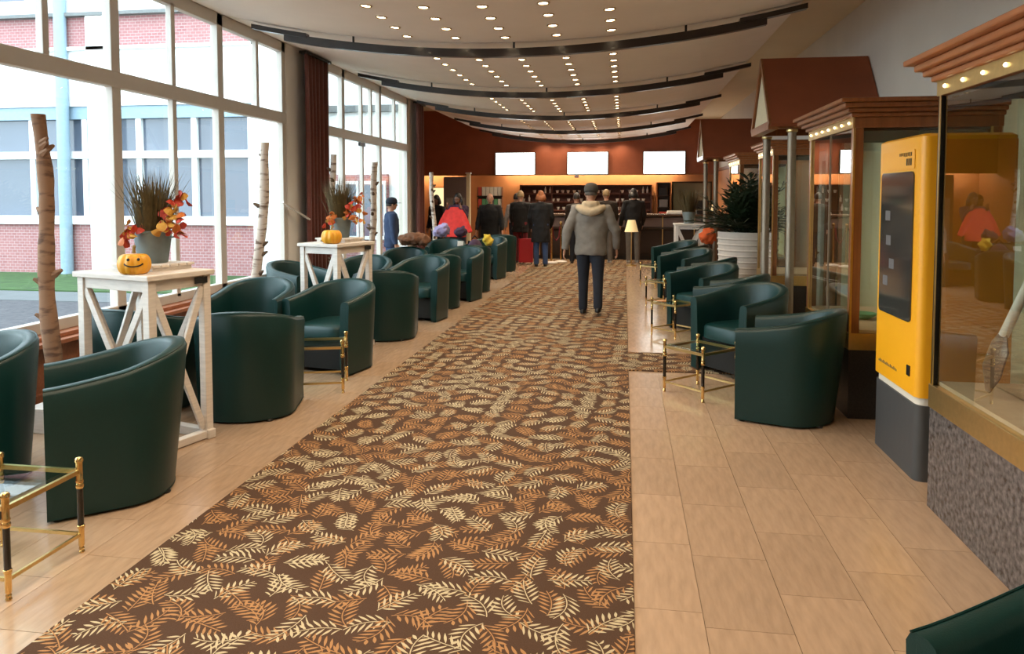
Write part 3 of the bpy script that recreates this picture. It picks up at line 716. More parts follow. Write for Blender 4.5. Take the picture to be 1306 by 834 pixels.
tray(c1.x, c1.y + .09, 1.12, a1, 'small whitewashed slatted tray under the red leaf bucket'); tray(c2.x, c2.y + .09, 1.12, a2, 'small whitewashed slatted tray under the orange leaf bucket')
bouquet(c1.x + .01, c1.y + .08, 1.162, 0.15, 'zinc bucket of dry grass and red autumn leaves on a tray', 3, 1.0, nl=64, grass_h=.44)
bouquet(c2.x + .01, c2.y + .08, 1.162, 0.15, 'zinc bucket of dry grass and orange autumn leaves on a tray', 9, 1.05, ('leaf_orange', 'leaf_orange', 'leaf_red', 'leaf_yellow'), nl=60, grass_h=.46)
pumpkin(c1.x + .09, c1.y - .225, 1.12, -1.0, 'small orange pumpkin with a painted smiling face', .092, True)
pumpkin(c2.x + .05, c2.y - .255, 1.12, .3, 'small plain orange pumpkin beside the orange leaf bucket', .100)
t3 = tall_table(1.22, 14.45, 0, .52, .48, 'tall white cross-braced table holding a heather pot near reception', 1.08)

# ------------------------------------------------------------------ birch logs
def log(base, top, r0, r1, m, label, seed, block=True):
    rnd = random.Random(seed); t = thing('birch_log', label, 'log', (base[0], base[1], 0), 0, 'decorative upright logs')
    B = Vector((0, 0, .16 if block else 0)); T = Vector(top) - Vector((base[0], base[1], 0)); N = 22; rings = []
    for i in range(N + 1):
        u = i / N; p = B.lerp(T, u) + Vector((.012 * math.sin(u * 9 + seed), .012 * math.cos(u * 7 + seed), 0)); r = (r0 + (r1 - r0) * u) * (1 + rnd.uniform(-.07, .07))
        rings.append([p + Vector((r * math.cos(2 * PI * k / 12) * (1 + .05 * math.sin(3 * k + i)), r * math.sin(2 * PI * k / 12), 0)) for k in range(12)])
    tr = MB().loft(rings).build('trunk', m, t, smooth=True)
    for k in range(9):
        u = rnd.uniform(.1, .92); p = B.lerp(T, u); a = rnd.choice((-.4, PI + .5, -1.4, PI * .9, .2)); d = Vector((math.cos(a), math.sin(a), .55)); r = r0 + (r1 - r0) * u
        MB().tube([p + d * r * .6, p + d * (r * .95 + .018), p + d * (r + .04)], [.030, .018, .010], 7).build('knot', 'twig' if m == 'birch' else 'bark_brown', t, smooth=True)
    if block: part('base_block', 'table_white', t, -.13, .13, -.13, .13, 0, .17, bevel=.006)
log((-3.86, 4.50), (-3.97, 4.56, 2.16), .058, .044, 'bark_brown', 'brown rough log standing on a white block beside the window', 1)
log((-3.96, 7.45), (-3.78, 7.45, 2.17), .056, .046, 'birch', 'pale birch log leaning before the second window mullion', 2)
log((-3.90, 10.95), (-3.78, 10.95, 2.12), .050, .046, 'birch', 'pale birch log standing before the terrace door', 3)
log((-3.78, 14.6), (-3.87, 14.6, 2.08), .046, .042, 'birch', 'thin pale birch log standing near the people in the far corner', 4)
log((-3.98, 9.75), (-3.98, 9.75, 2.17), .04, .04, 'birch', 'short birch log half hidden behind the orange leaf bucket', 5)

# ------------------------------------------------------------------ showcases
def showcase(label, x0, x1, y0, y1, zb, zg, ztop, base_m, post_m, crown_m, post=.04, strip=True, split=None, back='case_back', crown=.15, bulbs=8, band=.12):
    t = thing('display_case', label, 'display case', (x0, y0, 0)); ox, oy = x1 - x0, y1 - y0
    P = lambda n, m, *b, bevel=0: part(n, m, t, *b, bevel=bevel)
    P('base', base_m, .0, ox, 0, oy, 0, zb - band, bevel=.004)
    P('gold_band', 'brass_soft', -.006, ox, -.006, oy + .006, zb - band, zb, bevel=.003)
    P('deck', 'deck_beige', .03, ox - .02, .03, oy - .03, zb + .001, zb + .02)
    P('shade_board', 'case_back', .022, ox - .03, .022, oy - .022, zg - .02, zg - .002)  # added dark sheet; shade under the case top is put into its colour
    P('back_panel', back, ox - .03, ox, .01, oy - .01, zb + .021, zg)
    for (x, y) in ((0, 0), (0, oy - post), (ox - post - .03, 0), (ox - post - .03, oy - post)):
        P('post', post_m, x, x + post, y, y + post, zb, zg, bevel=.004)
        P('post_edge', 'brass_soft', x - .004, x + (.010 if post > .05 else .0), y - .004, y + .010, zb, zg)
    ys = [post] + ([split] if split else []) + [oy - post]
    for a, b in zip(ys[:-1], ys[1:]): P('pane', 'case_glass', .012, .020, a + .004, b - .004, zb + .004, zg - .004)
    if split: P('glass_joint', 'steel', .006, .026, split - .006, split + .006, zb, zg)
    for y in (.012, oy - .020): P('pane', 'case_glass', post + .003, ox - post - .034, y, y + .008, zb + .004, zg - .004)
    P('head_rail', crown_m, .004, ox, -.002, oy + .002, zg, zg + .075, bevel=.003)
    P('brass_strip', 'brass_soft', -.008, .004, -.002, oy + .002, zg, zg + .075)
    c = None
    for k, (o_, za, zc) in enumerate(((.03, 0, .03), (.06, .03, .06), (.09, .06, .095), (crown, .095, ztop - zg - .075))):
        P('crown_moulding', crown_m, -o_, ox, -o_, oy + o_, zg + .075 + za, zg + .075 + zc, bevel=.008)
    for k in range(bulbs):
        y = oy * (k + .5) / bulbs
        MB().lathe([(.002, -.010), (.007, -.006), (.010, 0), (.007, .006), (.002, .010)], 8, (-.012, y, zg + .04)).build('bulb', 'bulb_glow', t, smooth=True)
    return t
s1 = showcase('large glass display case with granite base and brass band beside the yellow machine', 1.56, 2.59, 1.3, 4.03, .64, 2.10, 2.30, 'granite', 'dark_metal', 'crown_wood', .032, bulbs=14, crown=.13)
s2 = showcase('wooden framed glass display case with crown moulding between yellow machine and canopy', 1.60, 2.59, 5.55, 6.82, .62, 2.08, 2.28, 'granite_dark', 'case_wood', 'case_wood', .066, bulbs=7, split=.64, back='cream_panel', crown=.12)
s3 = showcase('wooden glass display case between the steel posts and white planter', 1.80, 2.59, 9.45, 10.45, .62, 2.10, 2.28, 'granite_dark', 'case_wood', 'crown_wood', .06, bulbs=5, back='cream_panel', crown=.10)
s4 = showcase('wooden glass display case between white planter and the far canopy', 1.80, 2.59, 12.1, 13.3, .62, 2.10, 2.28, 'granite_dark', 'case_wood', 'crown_wood', .06, bulbs=5, back='cream_panel', crown=.10)
# contents: paddle, pamphlet in the large case
pd = thing('paddle', 'white shafted wooden paddle leaning inside the large display case', 'paddle', (1.70, 3.74, .662))
MB().tube([(0, 0, .02), (.0, -.03, .12), (.02, -.06, .24), (.03, -.07, .32)], [.02, .075, .07, .02], 14, flat=.25, up=(1, 0, .2)).build('blade', 'paddle_wood', pd, smooth=True)
MB().cyl((.03, -.07, .30), (.14, -.42, 1.05), .022, .018, 12).build('shaft', 'porcelain', pd, smooth=True)
vs_ = thing('green_dish', 'small green dish on the deck of the wooden display case', 'dish', (1.85, 6.1, .642))
MB().lathe([(.002, 0), (.05, 0), (.10, .03), (.105, .045), (.095, .04), (.04, .012), (.002, .01)], 20).build('dish_body', 'book_green', vs_, smooth=True)
# slim leafy plant in the wooden case
sp = thing('potted_grass_plant', 'slender plant with long arching leaves inside the wooden display case', 'plant', (2.18, 5.95, .643))
MB().lathe([(.002, 0), (.06, 0), (.085, .14), (.075, .14), (.07, .11), (.002, .11)], 18).build('pot', 'planter_white', sp, smooth=True)
for k in range(9):
    a = k * 2.4; d = Vector((math.cos(a), math.sin(a), 0)); h = .55 + .25 * math.sin(k * 3.1)
    e = Vector((-d.y, d.x, 0)); pts = [Vector((0, 0, .10)) + d * (.22 * u ** 2) + Vector((0, 0, h * (u - .35 * u ** 3))) for u in [i / 6 for i in range(7)]]
    rings = [[p - e * w, p + Vector((0, 0, .003)), p + e * w, p - Vector((0, 0, .003))] for p, w in zip(pts, (.008, .012, .014, .013, .011, .007, .002))]
    MB().loft(rings).build('leaf', 'plant_light', sp, smooth=True)

# ------------------------------------------------------------------ yellow machine
ym = thing('vending_machine', 'yellow upright service machine with dark window panel on a grey plinth', 'machine', (1.62, 4.36, 0))
def rrect(x0, x1, y0, y1, r, z, n=5):
    pts = []
    for (cx, cy, a0) in ((x1 - r, y0 + r, -PI / 2), (x1 - r, y1 - r, 0), (x0 + r, y1 - r, PI / 2), (x0 + r, y0 + r, PI)):
        for k in range(n + 1): a = a0 + PI / 2 * k / n; pts.append(Vector((cx + r * math.cos(a), cy + r * math.sin(a), z)))
    return pts
MB().loft([rrect(0, .48, 0, .70, .05, 0), rrect(0, .48, 0, .70, .05, .43)]).build('plinth', 'machine_grey', ym, smooth=True)
MB().loft([rrect(.01, .47, .01, .69, .05, .43), rrect(.01, .47, .01, .69, .05, .475)]).build('light_band', 'machine_white', ym, smooth=True)
bdy = MB().loft([rrect(-.005, .485, -.005, .705, .045, .475), rrect(-.005, .485, -.005, .705, .045, 1.93), rrect(.02, .46, .02, .68, .03, 1.945)]).build('body', 'machine_yellow', ym, smooth=True)
part('side_panel', 'machine_orange', ym, .10, .47, -.012, -.004, .50, 1.91, bevel=.003)
fr = [(-.008, p.x, p.y) for p in rrect(.10, .62, .88, 1.74, .03, 0)]
MB().loft([[Vector((-.006, a, b)) for _, a, b in fr], [Vector((-.013, a, b)) for _, a, b in fr]]).build('window_panel', 'machine_window', ym)
fr2 = [(p.x, p.y) for p in rrect(.10, .62, 1.755, 1.865, .012, 0)]
MB().loft([[Vector((-.006, a, b)) for a, b in fr2], [Vector((-.010, a, b)) for a, b in fr2]]).build('header_plate', 'machine_yellow', ym)
rnd = random.Random(4)
mk = MB()
for k in range(9): y = .14 + k * .022; mk.box(-.0112, -.0102, y, y + .012, 1.83 + rnd.uniform(-.004, .004), 1.85)
for k in range(3): mk.box(-.0112, -.0102, .14 + k * .03, .16 + k * .03, 1.775, 1.815)
mk.build('header_print', 'black_paint', ym)
mk = MB()
for k in range(16): y = .30 + k * .02; mk.box(-.0062, -.0052, y, y + .011, .555, .567 + .004 * (k % 3))
mk.build('footer_print', 'machine_grey', ym)
part('lock', 'black_plastic', ym, -.012, -.004, .09, .135, .575, .635, bevel=.003)
for z, y in ((1.45, .50), (1.30, .48), (1.16, .42), (1.05, .52)):
    part('window_item', 'book_grey', ym, -.0145, -.0132, y - .05, y + .03, z, z + .06)
part('seam', 'black_plastic', ym, .075, .080, -.0065, -.004, .49, 1.92)

# ------------------------------------------------------------------ canopies with posts and doors
def canopy(y0, y1, label, dlabel, dn):
    t = thing('gabled_canopy', label, 'canopy', (1.52, y0, 0)); w = y1 - y0; ze, zr = 2.38, 3.07; mid = w / 2; th = .04; XE = 2.59 - 1.52
    for s in (0, 1):
        ya, yb = (-.04, mid) if s == 0 else (w + .04, mid)
        za = ze - .06
        n = Vector((0, -(zr - za), (mid + .04))).normalized() if s == 0 else Vector((0, (zr - za), (mid + .04))).normalized()
        r = lambda x: [Vector((x, ya, za)), Vector((x, yb, zr)), Vector((x, yb, zr)) + Vector((0, 0, th)), Vector((x, ya, za)) + n * th]
        MB().loft([r(-.03), r(XE)]).build('roof_slope', 'terracotta', t)
        MB().bar((-.04, ya, za + .02), (-.04, yb, zr + .02), .02, .06, up=(0, 0, 1)).build('barge_board', 'case_wood', t)
    MB().add([(-.02, 0.02, ze), (-.02, w - .02, ze), (-.02, mid, zr - .04), (.02, .02, ze), (.02, w - .02, ze), (.02, mid, zr - .04)], [(0, 1, 2), (5, 4, 3), (0, 3, 4, 1), (1, 4, 5, 2), (2, 5, 3, 0)]).build('gable_panel', 'cream_panel', t)
    part('tie_beam', 'case_wood', t, -.05, .05, -.02, w + .02, ze - .09, ze, bevel=.006)
    for y in (.03, w - .03):
        MB().bar((.0, y, ze - .04), (XE, y, ze - .04), .06, .08).build('side_beam', 'case_wood', t)
        px_ = .20 if y < .1 else .12; p = MB().cyl((px_, y, 0), (px_, y, ze - .09), .044, n=16).build('post', 'steel', t, smooth=True)
        MB().lathe([(.06, 0), (.07, .012), (.046, .03)], 16, (px_, y, 0)).build('base_flange', 'steel', p, smooth=True)
        MB().lathe([(.045, ze - .12), (.058, ze - .11), (.058, ze - .091)], 16, (px_, y, 0)).build('collar', 'brass_soft', p, smooth=True)
    d = struct('door_%d' % dn, (2.15, y0, 0))
    for a, b in ((.10, .20), (w - .20, w - .10)): part('jamb', 'case_wood', d, -.05, .05, a, b, 0, 2.2, bevel=.006)
    part('lintel', 'case_wood', d, -.05, .05, .10, w - .10, 2.1, 2.24, bevel=.006)
    for a, b in ((.205, .265), (w / 2 - .06, w / 2 + .06), (w - .265, w - .205)): part('stile', 'frame_white', d, -.025, .025, a, b, .02, 2.09, bevel=.004)
    for z in (.02, 1.98): part('rail', 'frame_white', d, -.024, .024, .266, w - .266, z, z + .11)
    part('pane', 'case_glass', d, -.004, .004, .26, w / 2 - .06, .13, 1.98); part('pane', 'case_glass', d, -.004, .004, w / 2 + .06, w - .26, .13, 1.98)
    MB().tube([(-.03, w / 2 - .03, .98), (-.075, w / 2 - .03, .98), (-.075, w / 2 - .13, .98)], .011, 8).build('handle', 'brass', d, smooth=True)
    return t
canopy(8.05, 9.05, 'red gabled canopy on steel posts above the shop door beside wooden display case', '', 1)
canopy(14.5, 15.6, 'red gabled canopy on steel posts near the reception, beyond the white planter', '', 2)
sbox('trim_1', 'terracotta_wall', XR - .03, XR - .001, 9.3, 22.0, 0, 2.28)
sbox('trim_4', 'cream_panel', XR - .03, XR - .001, 4.5, 9.29, 0, 2.28)
sbox('trim_2', 'case_wood', XR - .06, XR - .001, 4.5, 22.0, 2.285, 2.36)

# ------------------------------------------------------------------ planter with palm
pl = thing('large_planter', 'big white textured planter with a bushy dark green plant', 'planter', (1.80, 11.25, 0))
n = 48; rings = []
for z, r in ((0, .36), (.02, .37), (.5, .405), (1.0, .425), (1.06, .43), (1.08, .425), (1.08, .39), (1.0, .385)):
    rings.append([Vector((r * math.cos(2 * PI * k / n), r * math.sin(2 * PI * k / n), z)) for k in range(n)])
pot = MB().loft(rings).build('pot', 'planter_white', pl, smooth=True)
for j in range(12):
    z = .06 + j * .082
    MB().lathe([(.362 + .06 * z + .010, z), (.362 + .06 * z + .022, z + .018), (.362 + .06 * z + .010, z + .036)], 40).build('ripple', 'planter_white', pot, smooth=True) if j % 1 == 0 else None
MB().lathe([(.002, 1.0), (.386, 1.0), (.30, 1.03), (.002, 1.04)], 24).build('soil', 'soil', pl)
rnd = random.Random(12); fol = MB()
for i in range(150):
    a = rnd.random() * 2 * PI; el = rnd.uniform(.35, 1.45); L_ = rnd.uniform(.6, 1.0); d = Vector((math.cos(a) * math.cos(el), math.sin(a) * math.cos(el), math.sin(el)))
    r0 = Vector((rnd.gauss(0, .09), rnd.gauss(0, .09), 1.04)); pts = [r0 + d * L_ * u - Vector((0, 0, .30 * L_ * u * u * (1.3 - el / 1.6))) for u in [k / 7 for k in range(8)]]
    if pts[-1].x > .5: pts = [Vector((p.x * .5 / pts[-1].x, p.y, p.z)) for p in pts]
    pts = [Vector((p.x, max(-.46, min(.5, p.y)), p.z)) for p in pts]
    for k in range(2, 8):
        t_ = (pts[k] - pts[k - 1]).normalized(); s_ = t_.cross(Vector((0, 0, 1)))
        if s_.length < .1: s_ = Vector((1, 0, 0))
        s_.normalize()
        for sg in (-1, 1):
            ll = .17 * math.sin(PI * (k + .8) / 9) + .05; e = (s_ * sg + t_ * .7 + Vector((0, 0, rnd.uniform(-.3, .2)))).normalized() * ll; w = t_ * .024
            p = pts[k]; fol.add([p, p + e * .5 + w, p + e, p + e * .5 - w], [(0, 1, 2, 3)])
    fol.tube(pts, [.006] * 7 + [.002], 4)
tag(fol.build('foliage', 'plant_green', pl), kind='stuff')
# heather pot on the far white table
hp = thing('heather_pot', 'potted heather standing on the white table near reception', 'potted plant', (1.22, 14.42, 1.08))
MB().lathe([(.002, 0), (.09, 0), (.13, .22), (.12, .22), (.11, .19), (.002, .19)], 20).build('pot', 'zinc', hp, smooth=True)
g = MB(); rnd = random.Random(5)
for i in range(260):
    a = rnd.random() * 2 * PI; r = .10 * math.sqrt(rnd.random()); p = Vector((r * math.cos(a), r * math.sin(a), .18)); d = Vector((math.cos(a), math.sin(a), 0)); e = Vector((-d.y, d.x, 0)) * .006
    q = p + d * rnd.uniform(0, .16) + Vector((0, 0, rnd.uniform(.22, .46))); g.add([p - e, p + e, q + e * .6, q - e * .6], [(0, 1, 2, 3)])
tag(g.build('heather_tuft', 'grass_dry', hp), kind='stuff')
# orange jacket and blue bag by the planter
# ------------------------------------------------------------------ back of the hall
sbox('wall_fascia', 'terracotta', -6.6, XR, 21.3, 21.42, 2.22, 4.1)
sbox('trim_3', 'case_wood', -6.6, XR, 21.29, 21.43, 2.20, 2.24)
cs = thing('cove_strip_light', 'long warm cove light strip hidden behind the red fascia board', 'strip light', (0, 0, 0))
MB().box(-3.6, 1.5, 21.96, 22.02, 2.34, 2.37).build('tube', 'cove_glow', cs); part('tray', 'dark_metal', cs, -3.65, 1.55, 21.85, 22.10, 2.38, 2.40)
cs2 = thing('cove_strip_light', 'short warm cove light strip behind the fascia over the corner niche', 'strip light', (0, 0, 0))
MB().box(-6.4, -5.1, 21.96, 22.02, 2.34, 2.37).build('tube', 'cove_glow', cs2); part('tray', 'dark_metal', cs2, -6.45, -5.05, 21.85, 22.10, 2.38, 2.40)
for (xc, nm) in ((-3.12, 'bright white wall screen near the brochure rack'), (-1.04, 'bright white wall screen between two others on the red fascia'), (1.10, 'bright white wall screen above the green mirror panel')):
    s = thing('wall_screen', nm, 'screen', (xc, 21.22, 2.535), 0, 'bright screens on the fascia')
    part('casing', 'screen_bezel', s, -.59, .59, -.03, .06, -.325, .325, bevel=.008); part('display', 'screen_white', s, -.565, .565, -.034, -.031, -.305, .305)
    part('bracket', 'dark_metal', s, -.1, .1, .06, .08, -.1, .1)
# small camera box hanging under the middle screen
cb = thing('ceiling_camera', 'small grey box under the middle wall screen', 'camera', (-1.35, 21.2, 2.12)); part('box', 'panel_grey', cb, -.06, .06, -.04, .04, 0, .07, bevel=.01); part('arm', 'dark_metal', cb, -.015, .015, -.01, .09, .07, .12)
# bottle shelves
sh = thing('wall_shelf', 'dark wooden wall shelf unit full of small white crockery', 'shelf', (-3.1, 22.0, 0)); 
part('back', 'shelf_wood', sh, 0, 3.9, .22, .29, .9, 1.93); 
for x in (0, .95, 1.95, 2.95, 3.87): part('upright', 'shelf_wood', sh, x, x + .03, 0, .22, .9, 1.93)
zs = [.92, 1.16, 1.41, 1.66, 1.90]
for z in zs: part('shelf_board', 'shelf_wood', sh, .0, 3.9, -.01, .22, z, z + .03)
rnd = random.Random(3)
cup_me = MB().lathe([(.002, 0), (.028, 0), (.045, .06), (.05, .085), (.044, .085), (.03, .012), (.002, .01)], 10).mesh('crockery', 'porcelain', True)
bot_me = MB().lathe([(.002, 0), (.03, 0), (.032, .10), (.012, .15), (.012, .19), (.002, .19)], 10).mesh('crockery', 'porcelain', True)
for z in zs[:-1]:
    x = .10; bn_ = ['lowest', 'second', 'third', 'top'][zs.index(z)]
    while x < 3.8:
        if rnd.random() < .78:
            isb = rnd.random() < .25
            o = link('bottle' if isb else 'cup', bot_me if isb else cup_me); o.location = (-3.1 + x, 22.0 + rnd.uniform(.05, .13), z + .03)
            tag(o, 'small white %s on the %s board of the dark wall shelf' % ('bottle' if isb else 'cup', bn_), 'bottle' if isb else 'cup', 'crockery on the dark wall shelf')
        x += rnd.uniform(.12, .24)
# counter
ct = thing('reception_counter', 'long dark wooden reception counter with brass edged top', 'counter', (-2.9, 18.7, 0))
part('body', 'counter_wood', ct, 0, 5.4, .10, .7, .10, 1.08); part('plinth', 'black_plastic', ct, 0, 5.4, .14, .68, 0, .10)
part('top', 'counter_top', ct, -.05, 5.45, 0, .78, 1.10, 1.15, bevel=.01); part('lower_shelf', 'counter_wood', ct, 0, 5.4, .02, .10, .78, .82)
for k in range(7): part('front_panel', 'counter_wood', ct, .04 + k * .77, .74 + k * .77, .08, .10, .16, .76, bevel=.008)
for k in range(8): part('brass_strip', 'brass_soft', ct, k * .77 - .012 if k else 0, k * .77 + .012, .05, .08, .10, 1.10)
part('niche_panel', 'panel_grey', ct, 0, 5.4, .095, .10, .83, 1.06)
def on_counter(name, label, cat, x, y, z=1.15): return thing(name, label, cat, (x, y, z), 0)
rg_ = on_counter('brochure_box', 'row of pale brochures in a tray on the reception counter', 'brochure tray', 1.25, 18.9)
part('tray', 'paper_white', rg_, -.2, .2, -.05, .1, 0, .05, bevel=.005); part('sheets', 'paper_white', rg_, -.18, .18, 0, .08, .05, .09)
cp = on_counter('cash_register', 'dark cash terminal on the reception counter beside brochures', 'cash register', 1.95, 19.1)
part('base', 'black_plastic', cp, -.16, .16, -.12, .14, 0, .09, bevel=.01); MB().bar((-.13, .02, .09), (-.13, .10, .28), .02, .02).build('arm', 'black_plastic', cp); part('display', 'screen_bezel', cp, -.17, .17, .08, .11, .12, .34, bevel=.008)
lw_ = on_counter('table_light', 'small glowing amber light on the reception counter end', 'lamp', 2.22, 18.95)
MB().lathe([(.05, 0), (.05, .01), (.01, .02), (.01, .10)], 14).build('base', 'brass', lw_, smooth=True); MB().lathe([(.09, .08), (.06, .24), (.055, .24), (.085, .08)], 18).build('lamp_shade', 'lampshade', lw_, smooth=True)
mp_ = thing('mirror_panel', 'tall greenish mirror panel beside dark shelves behind reception', 'mirror', (1.0, 21.9, 0))
part('panel', 'mirror_green', mp_, .40, 1.45, 0, .03, .9, 1.98); part('frame', 'dark_metal', mp_, .36, 1.49, .03, .06, .86, 2.02); part('support', 'counter_wood', mp_, .36, 1.49, .0, .3, 0, .86)
ds = thing('tall_cabinet', 'narrow dark open cabinet beside the green mirror panel', 'cabinet', (.92, 21.75, 0))
part('body', 'counter_wood', ds, 0, .40, .2, .4, 0, 2.0); 
for z in (.9, 1.25, 1.6, 1.96): part('shelf_board', 'counter_wood', ds, .02, .38, 0, .2, z, z + .03)
for x in (0, .38): part('side', 'case_wood', ds, x, x + .03, 0, .2, 0, 2.0)
for z, m, i in ((.93, 'book_red', 0), (1.28, 'book_grey', 1), (1.63, 'black_plastic', 2)):
    b = MB().box(1.0, 1.24, 21.78, 21.93, z + .002, z + .22).build('storage_box', m, bevel=.01); tag(b, ['red box on the lowest board of the narrow dark cabinet', 'grey box on the middle board of the narrow dark cabinet', 'black box on the top board of the narrow dark cabinet'][i], 'box')
# floor lamp with cream shade
fl = thing('floor_lamp', 'slim brass floor lamp with cream shade standing by the counter', 'floor lamp', (.17, 17.2, 0.0))
MB().lathe([(.13, 0), (.13, .015), (.02, .035), (.012, .04)], 20).build('base', 'brass_soft', fl, smooth=True); MB().cyl((0, 0, .03), (0, 0, .92), .011, n=10).build('pole', 'brass_soft', fl, smooth=True)
MB().lathe([(.16, .78), (.15, .80), (.085, 1.05), (.08, 1.05), (.145, .80), (.155, .78)], 24).build('lamp_shade', 'lampshade', fl, smooth=True)
# stanchions
for i, (x, y) in enumerate(((-1.70, 17.45), (-1.50, 17.75))):
    st = thing('stanchion', 'brass barrier post standing next to the %s' % ('woman in black coat' if i == 0 else 'counter front'), 'stanchion', (x, y, .011))
    MB().lathe([(.15, 0), (.15, .02), (.05, .045), (.025, .05)], 24).build('base', 'porcelain', st, smooth=True); MB().cyl((0, 0, .05), (0, 0, .92), .024, n=14).build('post', 'brass', st, smooth=True)
    MB().lathe([(.024, .90), (.035, .91), (.04, .94), (.025, .97), (.002, .98)], 16).build('finial', 'brass', st, smooth=True)
rp = MB().tube([(-1.677, 17.484, .88), (-1.655, 17.54, .62), (-1.60, 17.60, .54), (-1.545, 17.68, .62), (-1.523, 17.716, .88)], .016, 8).build('barrier_rope', 'trousers_red', smooth=True); tag(rp, 'dark red barrier rope slung between the two brass posts', 'rope')
# corner panels, brochure rack
pn = thing('partition_panel', 'tall purple grey partition panel behind the woman with red jacket', 'partition', (-4.85, 19.6, 0)); part('panel', 'panel_grey', pn, 0, .62, 0, .06, .02, 2.12); part('foot', 'dark_metal', pn, .1, .5, -.15, .2, 0, .02); part('light_board', 'grey_light', pn, .08, .58, -.015, -.001, .3, 1.55)
pn2 = thing('light_post', 'slim pale post beside the brochure rack', 'post', (-4.18, 19.7, 0)); part('shaft', 'cream_panel', pn2, -.05, .05, -.05, .05, 0, 2.2, bevel=.008); part('cap', 'frame_white', pn2, -.07, .07, -.07, .07, 2.2, 2.24)
lp = thing('lit_panel', 'glowing cream wall panel in the corner niche', 'panel', (-5.85, 22.2, .9)); part('diffuser', 'lit_panel', lp, 0, .36, 0, .03, 0, .95); part('frame', 'case_wood', lp, -.03, .39, .03, .06, -.03, .98)
rk = thing('brochure_rack', 'standing brochure rack near the pale post', 'rack', (-4.05, 20.2, 0)); part('back', 'counter_wood', rk, 0, .72, .1, .14, 0, 1.85)
for z in (.9, 1.25, 1.58): part('pocket', 'counter_wood', rk, 0, .72, -.02, .1, z, z + .03)
for s_ in (0, .70): part('side', 'case_wood', rk, s_, s_ + .02, -.02, .1, 0, 1.85)
rnd = random.Random(8)
for z in (.93, 1.28, 1.61):
    for k in range(6):
        m = rnd.choice(('book_red', 'book_green', 'book_white', 'book_white', 'book_grey')); b = MB().box(-4.05 + .035 + k * .112, -4.05 + .13 + k * .112, 20.2 + .01, 20.2 + .05, z + .002, z + .24).build('brochure', m)
        tag(b, '%s brochure in the %s pocket of the rack by the pale post' % (m.split('_')[1], {.93: 'lowest', 1.28: 'middle', 1.61: 'top'}[z]), 'brochure', 'brochures in the rack')

